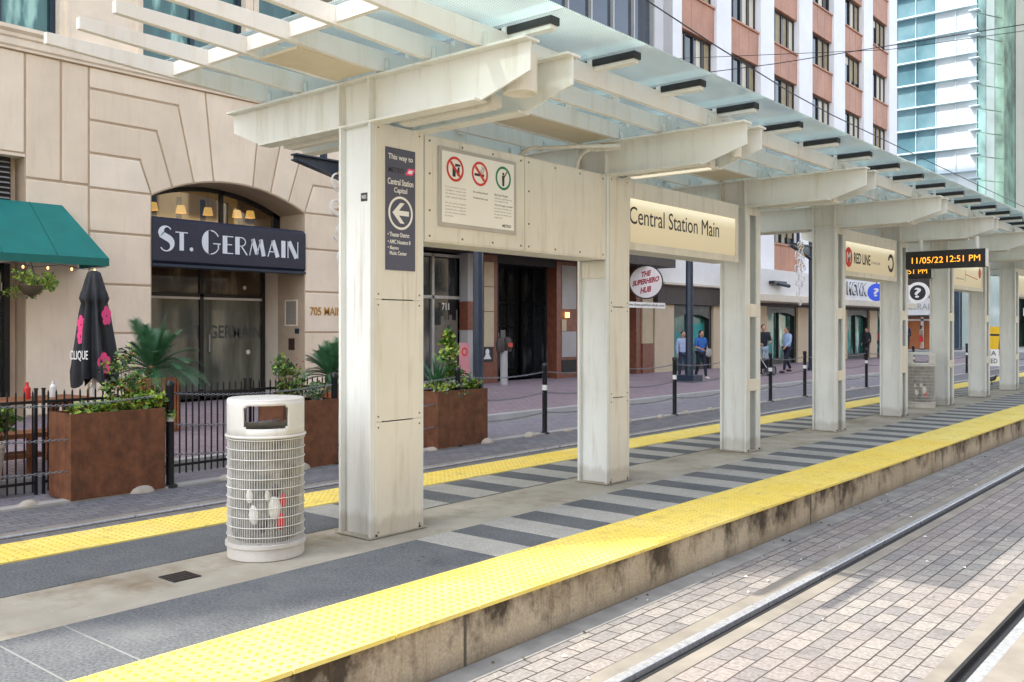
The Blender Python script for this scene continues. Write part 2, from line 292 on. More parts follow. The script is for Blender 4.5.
# ------------------------------------------------------------------ mesh builder
WO = {}
class MB:
    def __init__(s): s.v = []; s.f = []; s.mi = []; s.m = 0
    def add(s, vs, fs):
        o = len(s.v); s.v += [tuple(x) for x in vs]; s.f += [[i+o for i in f] for f in fs]; s.mi += [s.m]*len(fs); return s
    def box(s, x0, x1, y0, y1, z0, z1):
        return s.add([(x0,y0,z0),(x1,y0,z0),(x1,y1,z0),(x0,y1,z0),(x0,y0,z1),(x1,y0,z1),(x1,y1,z1),(x0,y1,z1)],
              [(0,3,2,1),(4,5,6,7),(0,1,5,4),(1,2,6,5),(2,3,7,6),(3,0,4,7)])
    def prism(s, poly, plane, a, b):
        n = len(poly)
        def p(q, w): return {'yz': (w, q[0], q[1]), 'xz': (q[0], w, q[1]), 'xy': (q[0], q[1], w)}[plane]
        return s.add([p(q, a) for q in poly]+[p(q, b) for q in poly],
              [list(range(n)), list(range(2*n-1, n-1, -1))]+[(i, (i+1) % n, n+(i+1) % n, n+i) for i in range(n)])
    def tube(s, pts, r, n=8, caps=True):
        pts = [V(p) for p in pts]; rr = r if isinstance(r, (list, tuple)) else [r]*len(pts)
        up = None; rings = []
        for i, p in enumerate(pts):
            t = (pts[min(i+1, len(pts)-1)]-pts[max(i-1, 0)])
            if t.length < 1e-9: t = V((0,0,1))
            t.normalize()
            if up is None:
                up = V((0,0,1)) if abs(t.z) < .9 else V((1,0,0))
            a = t.cross(up)
            if a.length < 1e-6: a = t.cross(V((0,1,0)))
            a.normalize(); b = a.cross(t).normalized(); up = b
            rings.append([p+a*math.cos(2*math.pi*k/n)*rr[i]+b*math.sin(2*math.pi*k/n)*rr[i] for k in range(n)])
        fs = [(i*n+k, i*n+(k+1) % n, (i+1)*n+(k+1) % n, (i+1)*n+k) for i in range(len(pts)-1) for k in range(n)]
        if caps: fs += [list(range(n))[::-1], list(range((len(pts)-1)*n, len(pts)*n))]
        return s.add([q for r_ in rings for q in r_], fs)
    def lathe(s, prof, n=24, c=(0,0,0), caps=True, sx=1, sy=1):
        vs = [(c[0]+r*math.cos(2*math.pi*k/n)*sx, c[1]+r*math.sin(2*math.pi*k/n)*sy, c[2]+z) for r, z in prof for k in range(n)]
        fs = [(i*n+k, i*n+(k+1) % n, (i+1)*n+(k+1) % n, (i+1)*n+k) for i in range(len(prof)-1) for k in range(n)]
        if caps: fs += [list(range(n))[::-1], list(range((len(prof)-1)*n, len(prof)*n))]
        return s.add(vs, fs)
    def ball(s, c, rx, ry=None, rz=None, n=12, m=8):
        ry = ry or rx; rz = rz or rx
        prof = [(math.sin(math.pi*i/m), -math.cos(math.pi*i/m)*rz) for i in range(m+1)]
        prof[0] = (.02, prof[0][1]); prof[-1] = (.02, prof[-1][1])
        return s.lathe(prof, n, c, True, rx, ry)
    def quad(s, a, b, c, d): return s.add([a, b, c, d], [(0,1,2,3)])
    def build(s, name, mat, parent=None, at=None, smooth=35, bevel=0, solid=0, keepn=False):
        mats = mat if isinstance(mat, (list, tuple)) else [mat]
        o = V(WO[parent.name]) if parent else V(at or (0,0,0))
        me = bpy.data.meshes.new(name); me.from_pydata([tuple(V(q)-o) for q in s.v], [], s.f)
        for m in mats: me.materials.append(m)
        me.polygons.foreach_set('material_index', s.mi)
        if not keepn:
            bm = bmesh.new(); bm.from_mesh(me); bmesh.ops.recalc_face_normals(bm, faces=bm.faces); bm.to_mesh(me); bm.free()
        if smooth:
            me.polygons.foreach_set('use_smooth', [True]*len(me.polygons)); me.set_sharp_from_angle(angle=R(smooth))
        ob = bpy.data.objects.new(name, me); C.objects.link(ob)
        if parent: ob.parent = parent
        else: ob.location = o
        WO[ob.name] = tuple(o)
        if solid:
            q = ob.modifiers.new('solid', 'SOLIDIFY'); q.thickness = solid; q.offset = 0
        if bevel:
            q = ob.modifiers.new('bevel', 'BEVEL'); q.width = bevel; q.segments = 2; q.limit_method = 'ANGLE'; q.harden_normals = True
        return ob
def tag(o, label=None, cat=None, group=None, kind=None):
    if label: o['label'] = label
    if cat: o['category'] = cat
    if group: o['group'] = group
    if kind: o['kind'] = kind
    return o
def thing(name, label, cat, loc, group=None):
    o = bpy.data.objects.new(name, None); C.objects.link(o); o.location = loc; WO[o.name] = tuple(loc)
    o.empty_display_size = .2
    return tag(o, label, cat, group)
def struct(name, mb, mat, at=(0,0,0), **k): return tag(mb.build(name, mat, None, at, **k), kind='structure')
def dup(root, loc, label=None, rotz=None, group=None):
    def cp(o, par):
        c = o.copy(); C.objects.link(c); WO[c.name] = tuple(loc)
        if par: c.parent = par
        for ch in list(o.children): cp(ch, c)
        return c
    r = cp(root, None); r.location = loc
    if rotz is not None: r.rotation_euler = (0,0,rotz)
    if label: r['label'] = label
    if group: r['group'] = group
    return r
def bar(mb, a, b, w, h):           # box bar from a to b, width w (horizontal), height h
    a = V(a); b = V(b); t = (b-a).normalized(); s = t.cross(V((0,0,1)))
    if s.length < 1e-6: s = V((1,0,0))
    s.normalize(); u = s.cross(t).normalized(); s *= w/2; u *= h/2
    mb.add([a-s-u,a+s-u,a+s+u,a-s+u,b-s-u,b+s-u,b+s+u,b-s+u],
           [(0,1,2,3),(7,6,5,4),(0,4,5,1),(1,5,6,2),(2,6,7,3),(3,7,4,0)])
def inset(poly, d):
    n = len(poly); out = []
    A = sum(poly[i][0]*poly[(i+1) % n][1]-poly[(i+1) % n][0]*poly[i][1] for i in range(n))
    sg = 1 if A > 0 else -1
    for i in range(n):
        p0, p1, p2 = V(poly[i-1]), V(poly[i]), V(poly[(i+1) % n])
        e1 = (p1-p0).normalized(); e2 = (p2-p1).normalized()
        n1 = V((-e1.y, e1.x))*sg; n2 = V((-e2.y, e2.x))*sg
        b = n1+n2; k = 1+n1.dot(n2)
        q = p1+b*(d/max(k, .25)); out.append((q.x, q.y))
    return out
def text(body, p, right, up, mat, parent, w=None, h=None, align='CENTER', name='lettering', ext=.002, spacing=1, bold=0):
    cu = bpy.data.curves.new('t', 'FONT'); cu.body = body; cu.extrude = ext; cu.size = 1; cu.space_character = spacing; cu.offset = bold
    cu.resolution_u = 4
    ob = bpy.data.objects.new('t', cu); C.objects.link(ob); dg = bpy.context.evaluated_depsgraph_get()
    me = bpy.data.meshes.new_from_object(ob.evaluated_get(dg)); bpy.data.objects.remove(ob); bpy.data.curves.remove(cu)
    xs = [v.co.x for v in me.vertices]; ys = [v.co.y for v in me.vertices]
    x0, x1, y0, y1 = min(xs), max(xs), min(ys), max(ys)
    sy = h/(y1-y0) if h else None; sx = w/(x1-x0) if w else None
    if sx is None: sx = sy*.92
    if sy is None: sy = sx
    right = V(right).normalized(); up = V(up).normalized(); nrm = right.cross(up)
    ax = {'CENTER': (x0+x1)/2, 'LEFT': x0, 'RIGHT': x1}[align]; cy = (y0+y1)/2
    p = V(p); o = V(WO[parent.name])
    for v in me.vertices:
        c = v.co.copy(); v.co = p+right*((c.x-ax)*sx)+up*((c.y-cy)*sy)+nrm*c.z-o
    me.name = name; me.materials.clear(); me.materials.append(mat)
    ob = bpy.data.objects.new(name, me); C.objects.link(ob); ob.parent = parent; WO[ob.name] = tuple(o); return ob
PR, PU = (0,1,0), (0,0,1)           # right / up for faces looking towards +X
def disc(mb, c, r, rin, plane_right, plane_up, n=40, th=.002):   # ring or disc plate
    c = V(c); a = V(plane_right).normalized(); b = V(plane_up).normalized(); nn = a.cross(b)*th
    ring = lambda rr, k: [c+a*(math.cos(2*math.pi*i/n)*rr)+b*(math.sin(2*math.pi*i/n)*rr)+k for i in range(n)]
    z = V((0,0,0))
    if rin:
        vs = ring(r, nn)+ring(rin, nn)+ring(r, z)+ring(rin, z)
        fs = []
        for i in range(n):
            j = (i+1) % n
            fs += [(i, j, n+j, n+i), (2*n+i, 3*n+i, 3*n+j, 2*n+j), (i, 2*n+i, 2*n+j, j), (n+i, n+j, 3*n+j, 3*n+i)]
    else:
        vs = ring(r, nn)+ring(r, z); fs = [list(range(n)), list(range(2*n-1, n-1, -1))]+[(i, n+i, n+(i+1) % n, (i+1) % n) for i in range(n)]
    mb.add(vs, fs)
def plate(mb, pts2, origin, right, up, th=.002):                  # flat polygon plate given 2-D points
    o = V(origin); a = V(right).normalized(); b = V(up).normalized(); nn = a.cross(b)*th
    n = len(pts2); lo = [o+a*x+b*y for x, y in pts2]
    mb.add([p+nn for p in lo]+lo, [list(range(n)), list(range(2*n-1, n-1, -1))]+[(i, n+i, n+(i+1) % n, (i+1) % n) for i in range(n)])

# ------------------------------------------------------------------ camera, light, world
cam = bpy.data.cameras.new('camera'); co = bpy.data.objects.new('camera', cam); C.objects.link(co)
co.location = (0, 0, 1.5); co.rotation_euler = (R(90), 0, R(39.848)); cam.sensor_width = 36; cam.lens = 925/1024*36
cam.shift_y = -12.5/1024; cam.clip_end = 2000; cam.clip_start = .05; sc.camera = co
w = bpy.data.worlds.new('World'); sc.world = w; w.use_nodes = True
nt = w.node_tree; sky = nt.nodes.new('ShaderNodeTexSky'); sky.sky_type = 'NISHITA'; sky.sun_disc = False
EL = 46; AZ = math.degrees(math.atan2(-.47, -.88))
sky.sun_elevation = R(EL); sky.sun_rotation = R(AZ % 360); sky.dust_density = 2.0; sky.ozone_density = 1; sky.air_density = 1
bg = nt.nodes['Background']; bg.inputs['Strength'].default_value = .53
hs = nt.nodes.new('ShaderNodeHueSaturation'); hs.inputs['Saturation'].default_value = .55; nt.links.new(sky.outputs[0], hs.inputs['Color']); nt.links.new(hs.outputs[0], bg.inputs['Color'])
sun = bpy.data.lights.new('sun', 'SUN'); sun.energy = 7; sun.angle = R(.5); sun.color = (1, .93, .80)
so = bpy.data.objects.new('sun', sun); C.objects.link(so)
sd = V((.47*math.cos(R(EL)), .88*math.cos(R(EL)), -math.sin(R(EL)))); so.rotation_euler = sd.to_track_quat('-Z', 'Y').to_euler(); so.location = (-20, -30, 40)
sc.view_settings.view_transform = 'Standard'; sc.view_settings.look = 'None'; sc.view_settings.exposure = 0
sc.cycles.max_bounces = 10; sc.cycles.diffuse_bounces = 5; sc.cycles.transparent_max_bounces = 16; sc.cycles.sample_clamp_indirect = 6

# ------------------------------------------------------------------ ground and street
Y0, Y1 = -6, 140
mb = MB(); mb.quad((-400,-400,-.335),(400,-400,-.335),(400,900,-.335),(-400,900,-.335)); struct('ground', mb, m_ground)
# right track
g = -.3
mb = MB()
for x0, x1 in ((-3.17,-2.76),(-2.42,-1.42),(-1.02,8)):
    mb.quad((x0,Y0,g),(x1,Y0,g),(x1,Y1,g),(x0,Y1,g))
tr = struct('track_paving', mb, m_trackbrick)
mb = MB()
for x0, x1 in ((-3.34,-3.17),): mb.quad((x0,Y0,g+.003),(x1,Y0,g+.003),(x1,Y1,g+.003),(x0,Y1,g+.003))
mb.build('gutter_strip', m_gutter, tr)
mb = MB()
for x0, x1 in ((-2.76,-2.66),(-2.535,-2.42),(-1.42,-1.31),(-1.185,-1.02)):
    mb.quad((x0,Y0,g+.002),(x1,Y0,g+.002),(x1,Y1,g+.002),(x0,Y1,g+.002))
mb.build('rail_bed', m_strip, tr)
def rail(x, side, par, z=g):
    mb = MB(); w = .031
    mb.prism([(x-w,z-.03),(x-w,z+.001),(x-w+.006,z+.006),(x+w-.006,z+.006),(x+w,z+.001),(x+w,z-.03)], 'xz', Y0, Y1)
    mb.build('rail', m_rail, par)
    a, b = (x+w, x+w+.062) if side > 0 else (x-w-.062, x-w)
    mb = MB(); mb.quad((a,Y0,z-.03),(b,Y0,z-.03),(b,Y1,z-.03),(a,Y1,z-.03))
    e = .02
    xx = b if side > 0 else a-e
    mb.box(xx, xx+e, Y0, Y1, z-.03, z+.004)
    mb.build('flangeway', m_groove, par)
rail(-2.63, 1, tr); rail(-1.215, -1, tr)
# left track
mb = MB()
for x0, x1 in ((-9.62,-8.62),(-8.32,-7.18),(-6.98,-6.82)):
    mb.quad((x0,Y0,g),(x1,Y0,g),(x1,Y1,g),(x0,Y1,g))
tl = struct('left_track_paving', mb, m_trackbrick2)
mb = MB()
for x0, x1 in ((-8.62,-8.506),(-8.37,-8.32),(-7.18,-7.02)):
    mb.quad((x0,Y0,g+.002),(x1,Y0,g+.002),(x1,Y1,g+.002),(x0,Y1,g+.002))
mb.build('rail_bed', m_strip, tl)
rail(-8.47, 1, tl); 
mb = MB(); mb.box(-9.80,-9.62,Y0,Y1,-.32,-.275); struct('lane_edge_strip', mb, m_kerb)
# traffic lane + sidewalk
mb = MB(); mb.quad((-12.2,Y0,-.298),(-9.8,Y0,-.298),(-9.8,Y1,-.298),(-12.2,Y1,-.298)); struct('traffic_lane', mb, m_lane)
def kx(y):
    t = min(1, max(0, (y-7.6)/4.2)); t = t*t*(3-2*t); return -10.62-.93*t
ys = [-6,0,4,7]+[7.6+.42*i for i in range(11)]+[14,20,30,58]
mb = MB()
for a, b in zip(ys, ys[1:]):
    mb.quad((kx(a)-.15,a,-.15),(kx(b)-.15,b,-.15),(-18.9,b,-.15),(-18.9,a,-.15))
sw = struct('sidewalk', mb, m_walk)
mb = MB()
for a, b in zip(ys, ys[1:]):
    A, B = kx(a), kx(b)
    mb.add([(A,a,-.3),(A-.02,a,-.152),(A-.16,a,-.146),(B,b,-.3),(B-.02,b,-.152),(B-.16,b,-.146)], [(0,1,4,3),(1,2,5,4)])
mb.build('kerb', m_kerb, sw)
mb = MB(); mb.quad((-60,58,-.27),(-11.6,58,-.27),(-11.6,74,-.27),(-60,74,-.27)); struct('cross_street', mb, m_ground)
mb = MB(); mb.box(-60,-12,74,140,-.32,-.15); struct('far_sidewalk', mb, m_kerb)

# ------------------------------------------------------------------ platform
PX0, PX1 = -6.80, -3.335
mb = MB(); mb.box(PX0, PX1-.012, -3, 46, -.32, -.012)
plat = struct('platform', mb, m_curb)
mb = MB()
for y in (-.6, 3.62, 8.3, 12.6, 17, 21.4): mb.box(PX1-.0125, PX1-.0105, y-.011, y+.011, -.30, -.015)
mb.build('curb_joint', m_seam, plat)
mb = MB(); mb.box(PX0+.02, PX1-.04, -3, 46, -.035, -.004); mb.build('platform_top', m_conc, plat, bevel=.004)
mb = MB(); mb.box(-4.73,-3.95,-3,46,-.02,0); mb.box(-6.255,-5.49,-3,46,-.02,0); mb.build('slate_paving', m_slate, plat)
mb = MB()
y = 4.61
while y < 45:
    mb.box(-4.73,-3.95,y,y+.34,-.01,.003); mb.box(-6.255,-5.49,y+.12,y+.46,-.01,.003); y += .679
mb.build('light_stripes', m_light, plat)
mb = MB()
for y in (1.80, 2.13): mb.box(-4.73,-3.95,y,y+.008,-.01,.002)
mb.build('paving_joint', m_slab, plat)
def tactile(x0, x1, ya, yb):
    mb = MB(); y = -3; q = .61
    while y < 46:
        mb.box(x0, x1, y+.003, y+q-.003, -.014, .010); y += q
    st = mb.build('tactile_strip', m_tact, plat, bevel=.003)
    mb = MB(); n = 6; p = .0605
    nx = int((x1-x0)/p); off = ((x1-x0)-(nx-1)*p)/2; yy = ya
    while yy < yb:
        for i in range(nx):
            cx = x0+off+i*p
            vs = [(cx+r*math.cos(2*math.pi*k/n), yy+r*math.sin(2*math.pi*k/n), z) for r, z in ((.0125,.009),(.0085,.0145)) for k in range(n)]
            mb.add(vs, [(k, (k+1) % n, n+(k+1) % n, n+k) for k in range(n)]+[list(range(n, 2*n))])
        yy += p
    tag(mb.build('tactile_domes', m_dome, st, keepn=True), kind='stuff')
tactile(-3.945, PX1+.012, .2, 13); tactile(-6.80, -6.262, 1.4, 9)
mb = MB(); mb.box(-5.22,-5.04,2.92,3.10,-.01,.002)
dr = mb.build('drain_hole', m_blackrub, plat)
mb = MB()
for k in range(5): mb.box(-5.21+.037*k,-5.20+.037*k,2.925,3.095,.001,.005)
mb.build('grate', m_railrust, dr)
mb = MB()
random.seed(3)
for k in range(70):
    x = random.choice([random.uniform(-3.3,-2.9), random.uniform(-2.95,-2.7), random.uniform(-2.4,-1.5)]); y = random.uniform(2.5, 14); r = random.uniform(.008,.022)
    a = random.random()*6
    mb.add([(x+r*math.cos(a),y+r*math.sin(a),g+.008),(x+r*.5*math.cos(a+1.6),y+r*.5*math.sin(a+1.6),g+.02),(x-r*math.cos(a),y-r*math.sin(a),g+.008),(x-r*.5*math.cos(a+1.6),y-r*.5*math.sin(a+1.6),g+.012)], [(0,1,2,3)])
mb.m = 1
for k in range(60):
    x = random.uniform(-3.3,-3.15) if k % 2 else random.uniform(-9.6,-9.2); y = random.uniform(3, 16); r = random.uniform(.008,.02); a = random.random()*6
    mb.add([(x+r*math.cos(a),y+r*math.sin(a),g+.008),(x+r*.5*math.cos(a+1.6),y+r*.5*math.sin(a+1.6),g+.02),(x-r*math.cos(a),y-r*math.sin(a),g+.008),(x-r*.5*math.cos(a+1.6),y-r*.5*math.sin(a+1.6),g+.012)], [(0,1,2,3)])
tag(mb.build('leaf_litter', [m_whitetrim, m_stem], None), 'scattered paper scraps and dead leaves along the gutter', 'litter', kind='stuff')

# ------------------------------------------------------------------ canopy
PY = [4.40, 7.39, 10.38, 13.28, 16.24, 19.15, 22.05, 24.95, 27.9, 30.85]
ZB, ZT, ZG = 2.98, 3.28, 3.49
can = thing('station_canopy', 'pale steel station canopy with a fritted glass roof above the tram platform', 'canopy', (-5.15, 4.4, 0))
XL, XR = -5.33, -4.985
def hcol(mb, y):                    # one H member, 0.1 deep in Y from y, web in the middle
    t = .024
    mb.box(XL, XL+t, y, y+.11, 0, ZB); mb.box(XR-t, XR, y, y+.11, 0, ZB)
    mb.box(XL+t-.001, XR-t+.001, y+.048, y+.064, 0, ZB)
def beam(y):
    mb = MB(); w = .075
    yc = y+.055
    prof = [(-6.74,ZT),(-6.74,3.135),(-6.34,ZB),(-3.97,ZB),(-3.565,3.10),(-3.565,ZT)]
    mb.prism(prof, 'xz', yc-.008, yc+.008)
    mb.box(-6.75,-3.555, yc-w, yc+w, ZT-.002, ZT+.016)
    mb.box(-6.32,-3.98, yc-w+.012, yc+w-.012, ZB-.014, ZB+.002)
    for a, b in (((-6.74,3.135),(-6.32,ZB-.004)),((-3.98,ZB-.004),(-3.565,3.10))):
        bar(mb, (a[0],yc,a[1]), (b[0],yc,b[1]), .018, .012)
    for x in (XL, XR-.02): mb.box(x, x+.02, yc-w+.004, yc+w-.004, ZB+.002, ZT-.002)
    return mb.build('cross_beam', m_beam, can, bevel=.002)
beams = []
for i, y in enumerate(PY):
    mb = MB(); hcol(mb, y)
    d = .40 if i else .53
    hcol(mb, y+d-.11)
    pier = mb.build('pier', m_steel, can, bevel=.002)
    if i < 2:                        # pier clad with screwed cream panels
        for xx, fx in ((XR, 1), (XL, -1)):
            for z0, z1 in ((.006,.825),(.833,1.705),(1.713,2.975)):
                mb = MB(); a, b = (xx+.001, xx+.007) if fx > 0 else (xx-.007, xx-.001)
                mb.box(a, b, y+.042, y+d-.022, z0, z1)
                cp = mb.build('cover_panel', m_cream, pier, bevel=.0015)
                mb = MB()
                for yy in (y+.07, y+d-.05):
                    for zz in (z0+.035, z1-.035):
                        mb.tube([(b if fx > 0 else a, yy, zz), ((b+.003) if fx > 0 else (a-.003), yy, zz)], .007, 8)
                mb.build('screw', m_screw, cp)
    else:
        for z0, z1 in ((.74,1.2 if i == 4 else .885),(1.64,1.80),(2.88,2.978)):
            for xa, xb in ((XR-.012, XR+.004),(XL-.004, XL+.012)): mb = MB(); mb.box(xa, xb, y+.004, y+d-.004, z0, z1); mb.build('batten_plate', m_cream, pier, bevel=.002)
    mb = MB(); mb.box(XL-.02, XR+.02, y-.02, y+d+.02, .003, .012); mb.build('base_plate', m_conc, pier)
    for bx_ in (XL-.01, XR+.01):
        for by_ in (y+.05, y+d-.05): mb = MB(); mb.tube([(bx_,by_,.011),(bx_,by_,.028)], .009, 6); mb.build('anchor_bolt', m_railrust, pier)
    b1 = beam(y)
    b2 = beam(y+(d-.11 if i else .44))
    # light fitting hung between the two beams
    for xa, xb in ((-4.85,-3.97),(-6.2,-5.45)):
        mb = MB(); mb.box(xa, xb, y+.15, y+.25, 2.955, 3.03); lf = mb.build('light_housing', m_cream, can)
        mb = MB(); mb.box(xa+.03, xb-.03, y+.165, y+.235, 2.945, 2.9545); mb.build('light_tube', m_fluo if i == 1 and xa > -5 else m_whitetrim, lf)
    if i < 2:
        mb = MB(); rr = .112 if i == 0 else .05; mb.lathe([(rr*.8,.02),(rr*.85,0),(rr,0),(rr,.25),(rr*.9,.25)], 32, (-3.80 if i == 0 else -3.74, y+(.235 if i == 0 else .2), 3.02), True)
        mb.build('downlight', m_cream, can)
YE = PY[-1]+2
purx = [-6.25+.46*i for i in range(6)]
for x in purx:
    mb = MB(); y0 = 2.70
    # tapered cantilever tip then constant depth
    pts = [(y0,3.372),(y0,3.447),(YE,3.447),(YE,3.302),(4.9,3.302),(4.2,3.305)]
    mb.prism(pts, 'yz', x-.022, x+.022)
    mb.build('purlin', m_purlin, can, bevel=.003)
    for y in PY[:8]:
        for yy in (y+.055, y+(.345 if y > 5 else .495)):
            mb = MB(); mb.box(x+.022, x+.032, yy-.04, yy+.0, 3.297, 3.40); mb.box(x+.031, x+.06, yy-.045, yy-.036, 3.297, 3.375)
            mb.build('purlin_clip', m_steel, can)
pit = .978
ys = [3.63+pit*i for i in range(int((YE-3.63)/pit))]
mbs = MB(); mbb = MB()
for i, y in enumerate(ys[:-1]):
    mb = MB(); mb.box(-6.72, -3.44, y+.006, ys[i+1]-.006, ZG, ZG+.012)
    mb.build('glass_pane', m_roof, can, smooth=0)
    yy = y+pit+.09
    for x0, x1 in ((-4.02,-3.575),(-6.60,-6.20)):
        mb = MB(); mb.box(x0, x1, yy-.032, yy+.032, ZG-.082, ZG-.052)
        bt = mb.build('glazing_batten', m_purlin, can, bevel=.002)
        mb = MB(); mb.box(x0-.02, x1+.012, yy-.042, yy+.048, ZG-.0515, ZG-.002); mb.build('gasket', m_blackrub, bt)
    for x in purx:
        if i < 14: mb = MB(); mb.box(x-.02, x+.02, yy-.05, yy+.05, 3.447, ZG-.003); mb.build('glazing_spacer', m_purlin, can)
mb = MB()
for i, y in enumerate(PY[:-1]): mb.box(-5.305,-4.895, y+.42 if i else y+.42, PY[i+1]-.01, 3.312, 3.33)
mb.box(-5.305,-4.895, 3.70, PY[0]-.025, 3.312, 3.33)
mb.build('ceiling_panel', m_soffit, can)
mb = MB()
for x in purx[:-1]:
    for y in (3.62,): mb.box(x+.022, x+.438, y-.02, y+.02, 3.35, 3.445)
mb.build('end_trimmer', m_purlin, can)
# boxed panel between first two piers
pb = MB(); pb.box(XL+.01, XR-.012, PY[0]+.545, PY[1]-.005, 2.16, 2.975)
sp = thing('notice_casing', 'long cream screwed metal casing between the two clad piers at head height', 'casing', (-5.15, 6, 2.16))
pb.build('casing_body', m_cream, sp, bevel=.003)
for (a, b) in ((PY[0]+.55, 6.145), (6.152, PY[1]-.008)):
    for fx in (1, -1):
        mb = MB(); xx = XR-.0115 if fx > 0 else XL+.0015
        mb.box(xx, xx+.007, a, b, 2.172, 2.965); pn = mb.build('side_panel', m_cream, sp, bevel=.0015)
        if fx > 0:
            mb = MB()
            for k in range(4):
                yy = a+.05+(b-a-.1)*k/3
                for zz in (2.205, 2.93): mb.tube([(xx+.006,yy,zz),(xx+.011,yy,zz)], .009, 8)
            for zz in (2.4,2.68):
                for yy in (a+.05,): mb.tube([(xx+.006,yy,zz),(xx+.011,yy,zz)], .009, 8)
            mb.build('screw', m_screw, pn)
mb = MB(); mb.box(XL+.026, XR-.026, PY[1]+.03, PY[1]+.046, 1.99, 2.155); mb.build('end_bracket', m_cream, sp)
# conduit pipes above the casing
for k, (a, hz, cx) in enumerate(((6.95, 3.20, -5.02), (6.3, 3.14, -5.2))):
    mb = MB(); path = []
    for i in range(9):
        t = i/8*math.pi/2; path.append((cx, a+.32*(1-math.cos(t)), 2.97+hz-2.97-.0+(-.23+.23*math.sin(t))))
    path = [(cx, a, 2.97)]+path+[(cx+.25, a+.62, hz+.03), (cx+.42, a+1.0, hz+.07)]
    mb.tube(path, .018, 10); tag(mb.build('conduit', m_cream, None, (cx, a, 2.97)), ['cream conduit bending up from the casing beside the second pier','shorter cream conduit rising from the middle of the casing'][k], 'conduit', 'conduits on the casing')

# ---- signs on the canopy
X5 = XR+.009
ds = thing('direction_sign', 'narrow slate wayfinding sign with a white arrow on the nearest pier', 'sign', (X5, 4.68, 1.9))
mb = MB(); mb.box(X5, X5+.004, 4.535, 4.832, 1.925, 2.815); mb.build('sign_board', m_signgrey, ds, bevel=.001)
xs = X5+.0042
def dtext(b, y, z, w, h, mat=m_white, al='CENTER'): text(b, (xs, y, z), PR, PU, mat, ds, w, h, al, ext=.0008, bold=.012)
yc = 4.6835
dtext('This way to', yc, 2.745, .245, .052)
dtext('METRO', yc-.045, 2.655, .15, .036, m_ink)
mb = MB(); plate(mb, [(0,0),(.075,0),(.11,.05),(.035,.05)], (xs, 4.725, 2.632), PR, PU, .001); mb.build('logo', m_pink, ds)
mb = MB(); plate(mb, [(.025,.012),(.068,.012),(.085,.038),(.042,.038)], (xs+.001, 4.725, 2.632), PR, PU, .001); mb.build('logo', m_white, ds)
dtext('Central Station', yc, 2.57, .255, .046); dtext('Capitol', yc, 2.505, .13, .05)
mb = MB(); disc(mb, (xs, yc, 2.345), .122, .105, PR, PU, 40, .0012); mb.build('arrow_ring', m_white, ds)
mb = MB(); plate(mb, [(-.082,0),(-.005,.075),(.038,.075),(-.018,.018),(.082,.018),(.082,-.018),(-.018,-.018),(.038,-.075),(-.005,-.075)], (xs, yc, 2.345), PR, PU, .0012); mb.build('arrow', m_white, ds)
dtext('• Theater District', 4.556, 2.185, .215, .032, al='LEFT'); dtext('• AMC Houston 8', 4.556, 2.132, .225, .03, al='LEFT')
dtext('• Bayou', 4.556, 2.085, .105, .032, al='LEFT'); dtext('Music Center', 4.575, 2.05, .17, .028, al='LEFT')
mb = MB(); mb.box(-5.135,-5.068,4.4440,4.4470,2.42,2.48)
nt_ = thing('number_tag', 'small black number tag on the grey web of the nearest pier', 'tag', (-5.05,4.44,2.42))
mb.build('tag_plate', m_ink, nt_); text('W01', (-5.1015,4.4435,2.45), (1,0,0), PU, m_white, nt_, .05, .03, ext=.0004)
ps = thing('prohibition_sign', 'white notice with two red prohibition circles and one green circle on the casing', 'sign', (XR, 5.55, 2.3))
xp = XR-.004
mb = MB(); mb.box(xp, xp+.012, 5.085, 6.02, 2.29, 2.905); mb.build('sign_backing', m_alu, ps, bevel=.002)
mb = MB(); mb.box(xp+.0122, xp+.016, 5.12, 5.985, 2.32, 2.875); mb.build('sign_board', m_signwhite, ps, bevel=.001)
xq = xp+.0162
for k, (cy, col) in enumerate(((5.265, m_red), (5.555, m_red), (5.845, m_green))):
    cz = 2.745
    mb = MB(); disc(mb, (xq, cy, cz), .098, .078, PR, PU, 40, .001)
    if k < 2: 
        s = .7071
        plate(mb, [(-.075*s-.008, .075*s-.008), (-.075*s+.008, .075*s+.008), (.075*s+.008, -.075*s+.008), (.075*s-.008, -.075*s-.008)], (xq+.0012, cy, cz), PR, PU, .001)
    mb.build('symbol_ring', col, ps)
    mb = MB()
    if k == 0:
        plate(mb, [(-.03,-.06),(.005,-.06),(.005,.005),(-.01,.03),(-.03,.02)], (xq, cy, cz), PR, PU, .0008)
        plate(mb, [(.0,.02),(.06,.028),(.06,.042),(.0,.044)], (xq, cy, cz), PR, PU, .0008); plate(mb, [(.02,-.045),(.05,-.05),(.05,.02),(.03,.02)], (xq, cy, cz), PR, PU, .0006)
    elif k == 1:
        plate(mb, [(-.065,-.02),(.01,-.02),(.01,.0),(-.065,.0)], (xq, cy, cz), PR, PU, .0008); plate(mb, [(.016,-.02),(.05,-.02),(.05,0),(.016,0)], (xq, cy, cz), PR, PU, .0008)
        mb.tube([(xq,cy+.02,cz+.005),(xq,cy+.01,cz+.025),(xq,cy+.03,cz+.04),(xq,cy+.022,cz+.062)], .003, 5); mb.tube([(xq,cy+.04,cz+.005),(xq,cy+.033,cz+.02),(xq,cy+.05,cz+.035),(xq,cy+.045,cz+.055)], .003, 5)
    else:
        plate(mb, [(-.012,-.065),(.012,-.065),(.016,.022),(-.016,.022)], (xq, cy, cz), PR, PU, .0008); disc(mb, (xq, cy, cz+.036), .012, 0, PR, PU, 16, .0008)
        plate(mb, [(.01,.02),(.045,.062),(.052,.056),(.018,.01)], (xq, cy, cz), PR, PU, .0008)
    mb.build('pictogram', m_ink, ps)
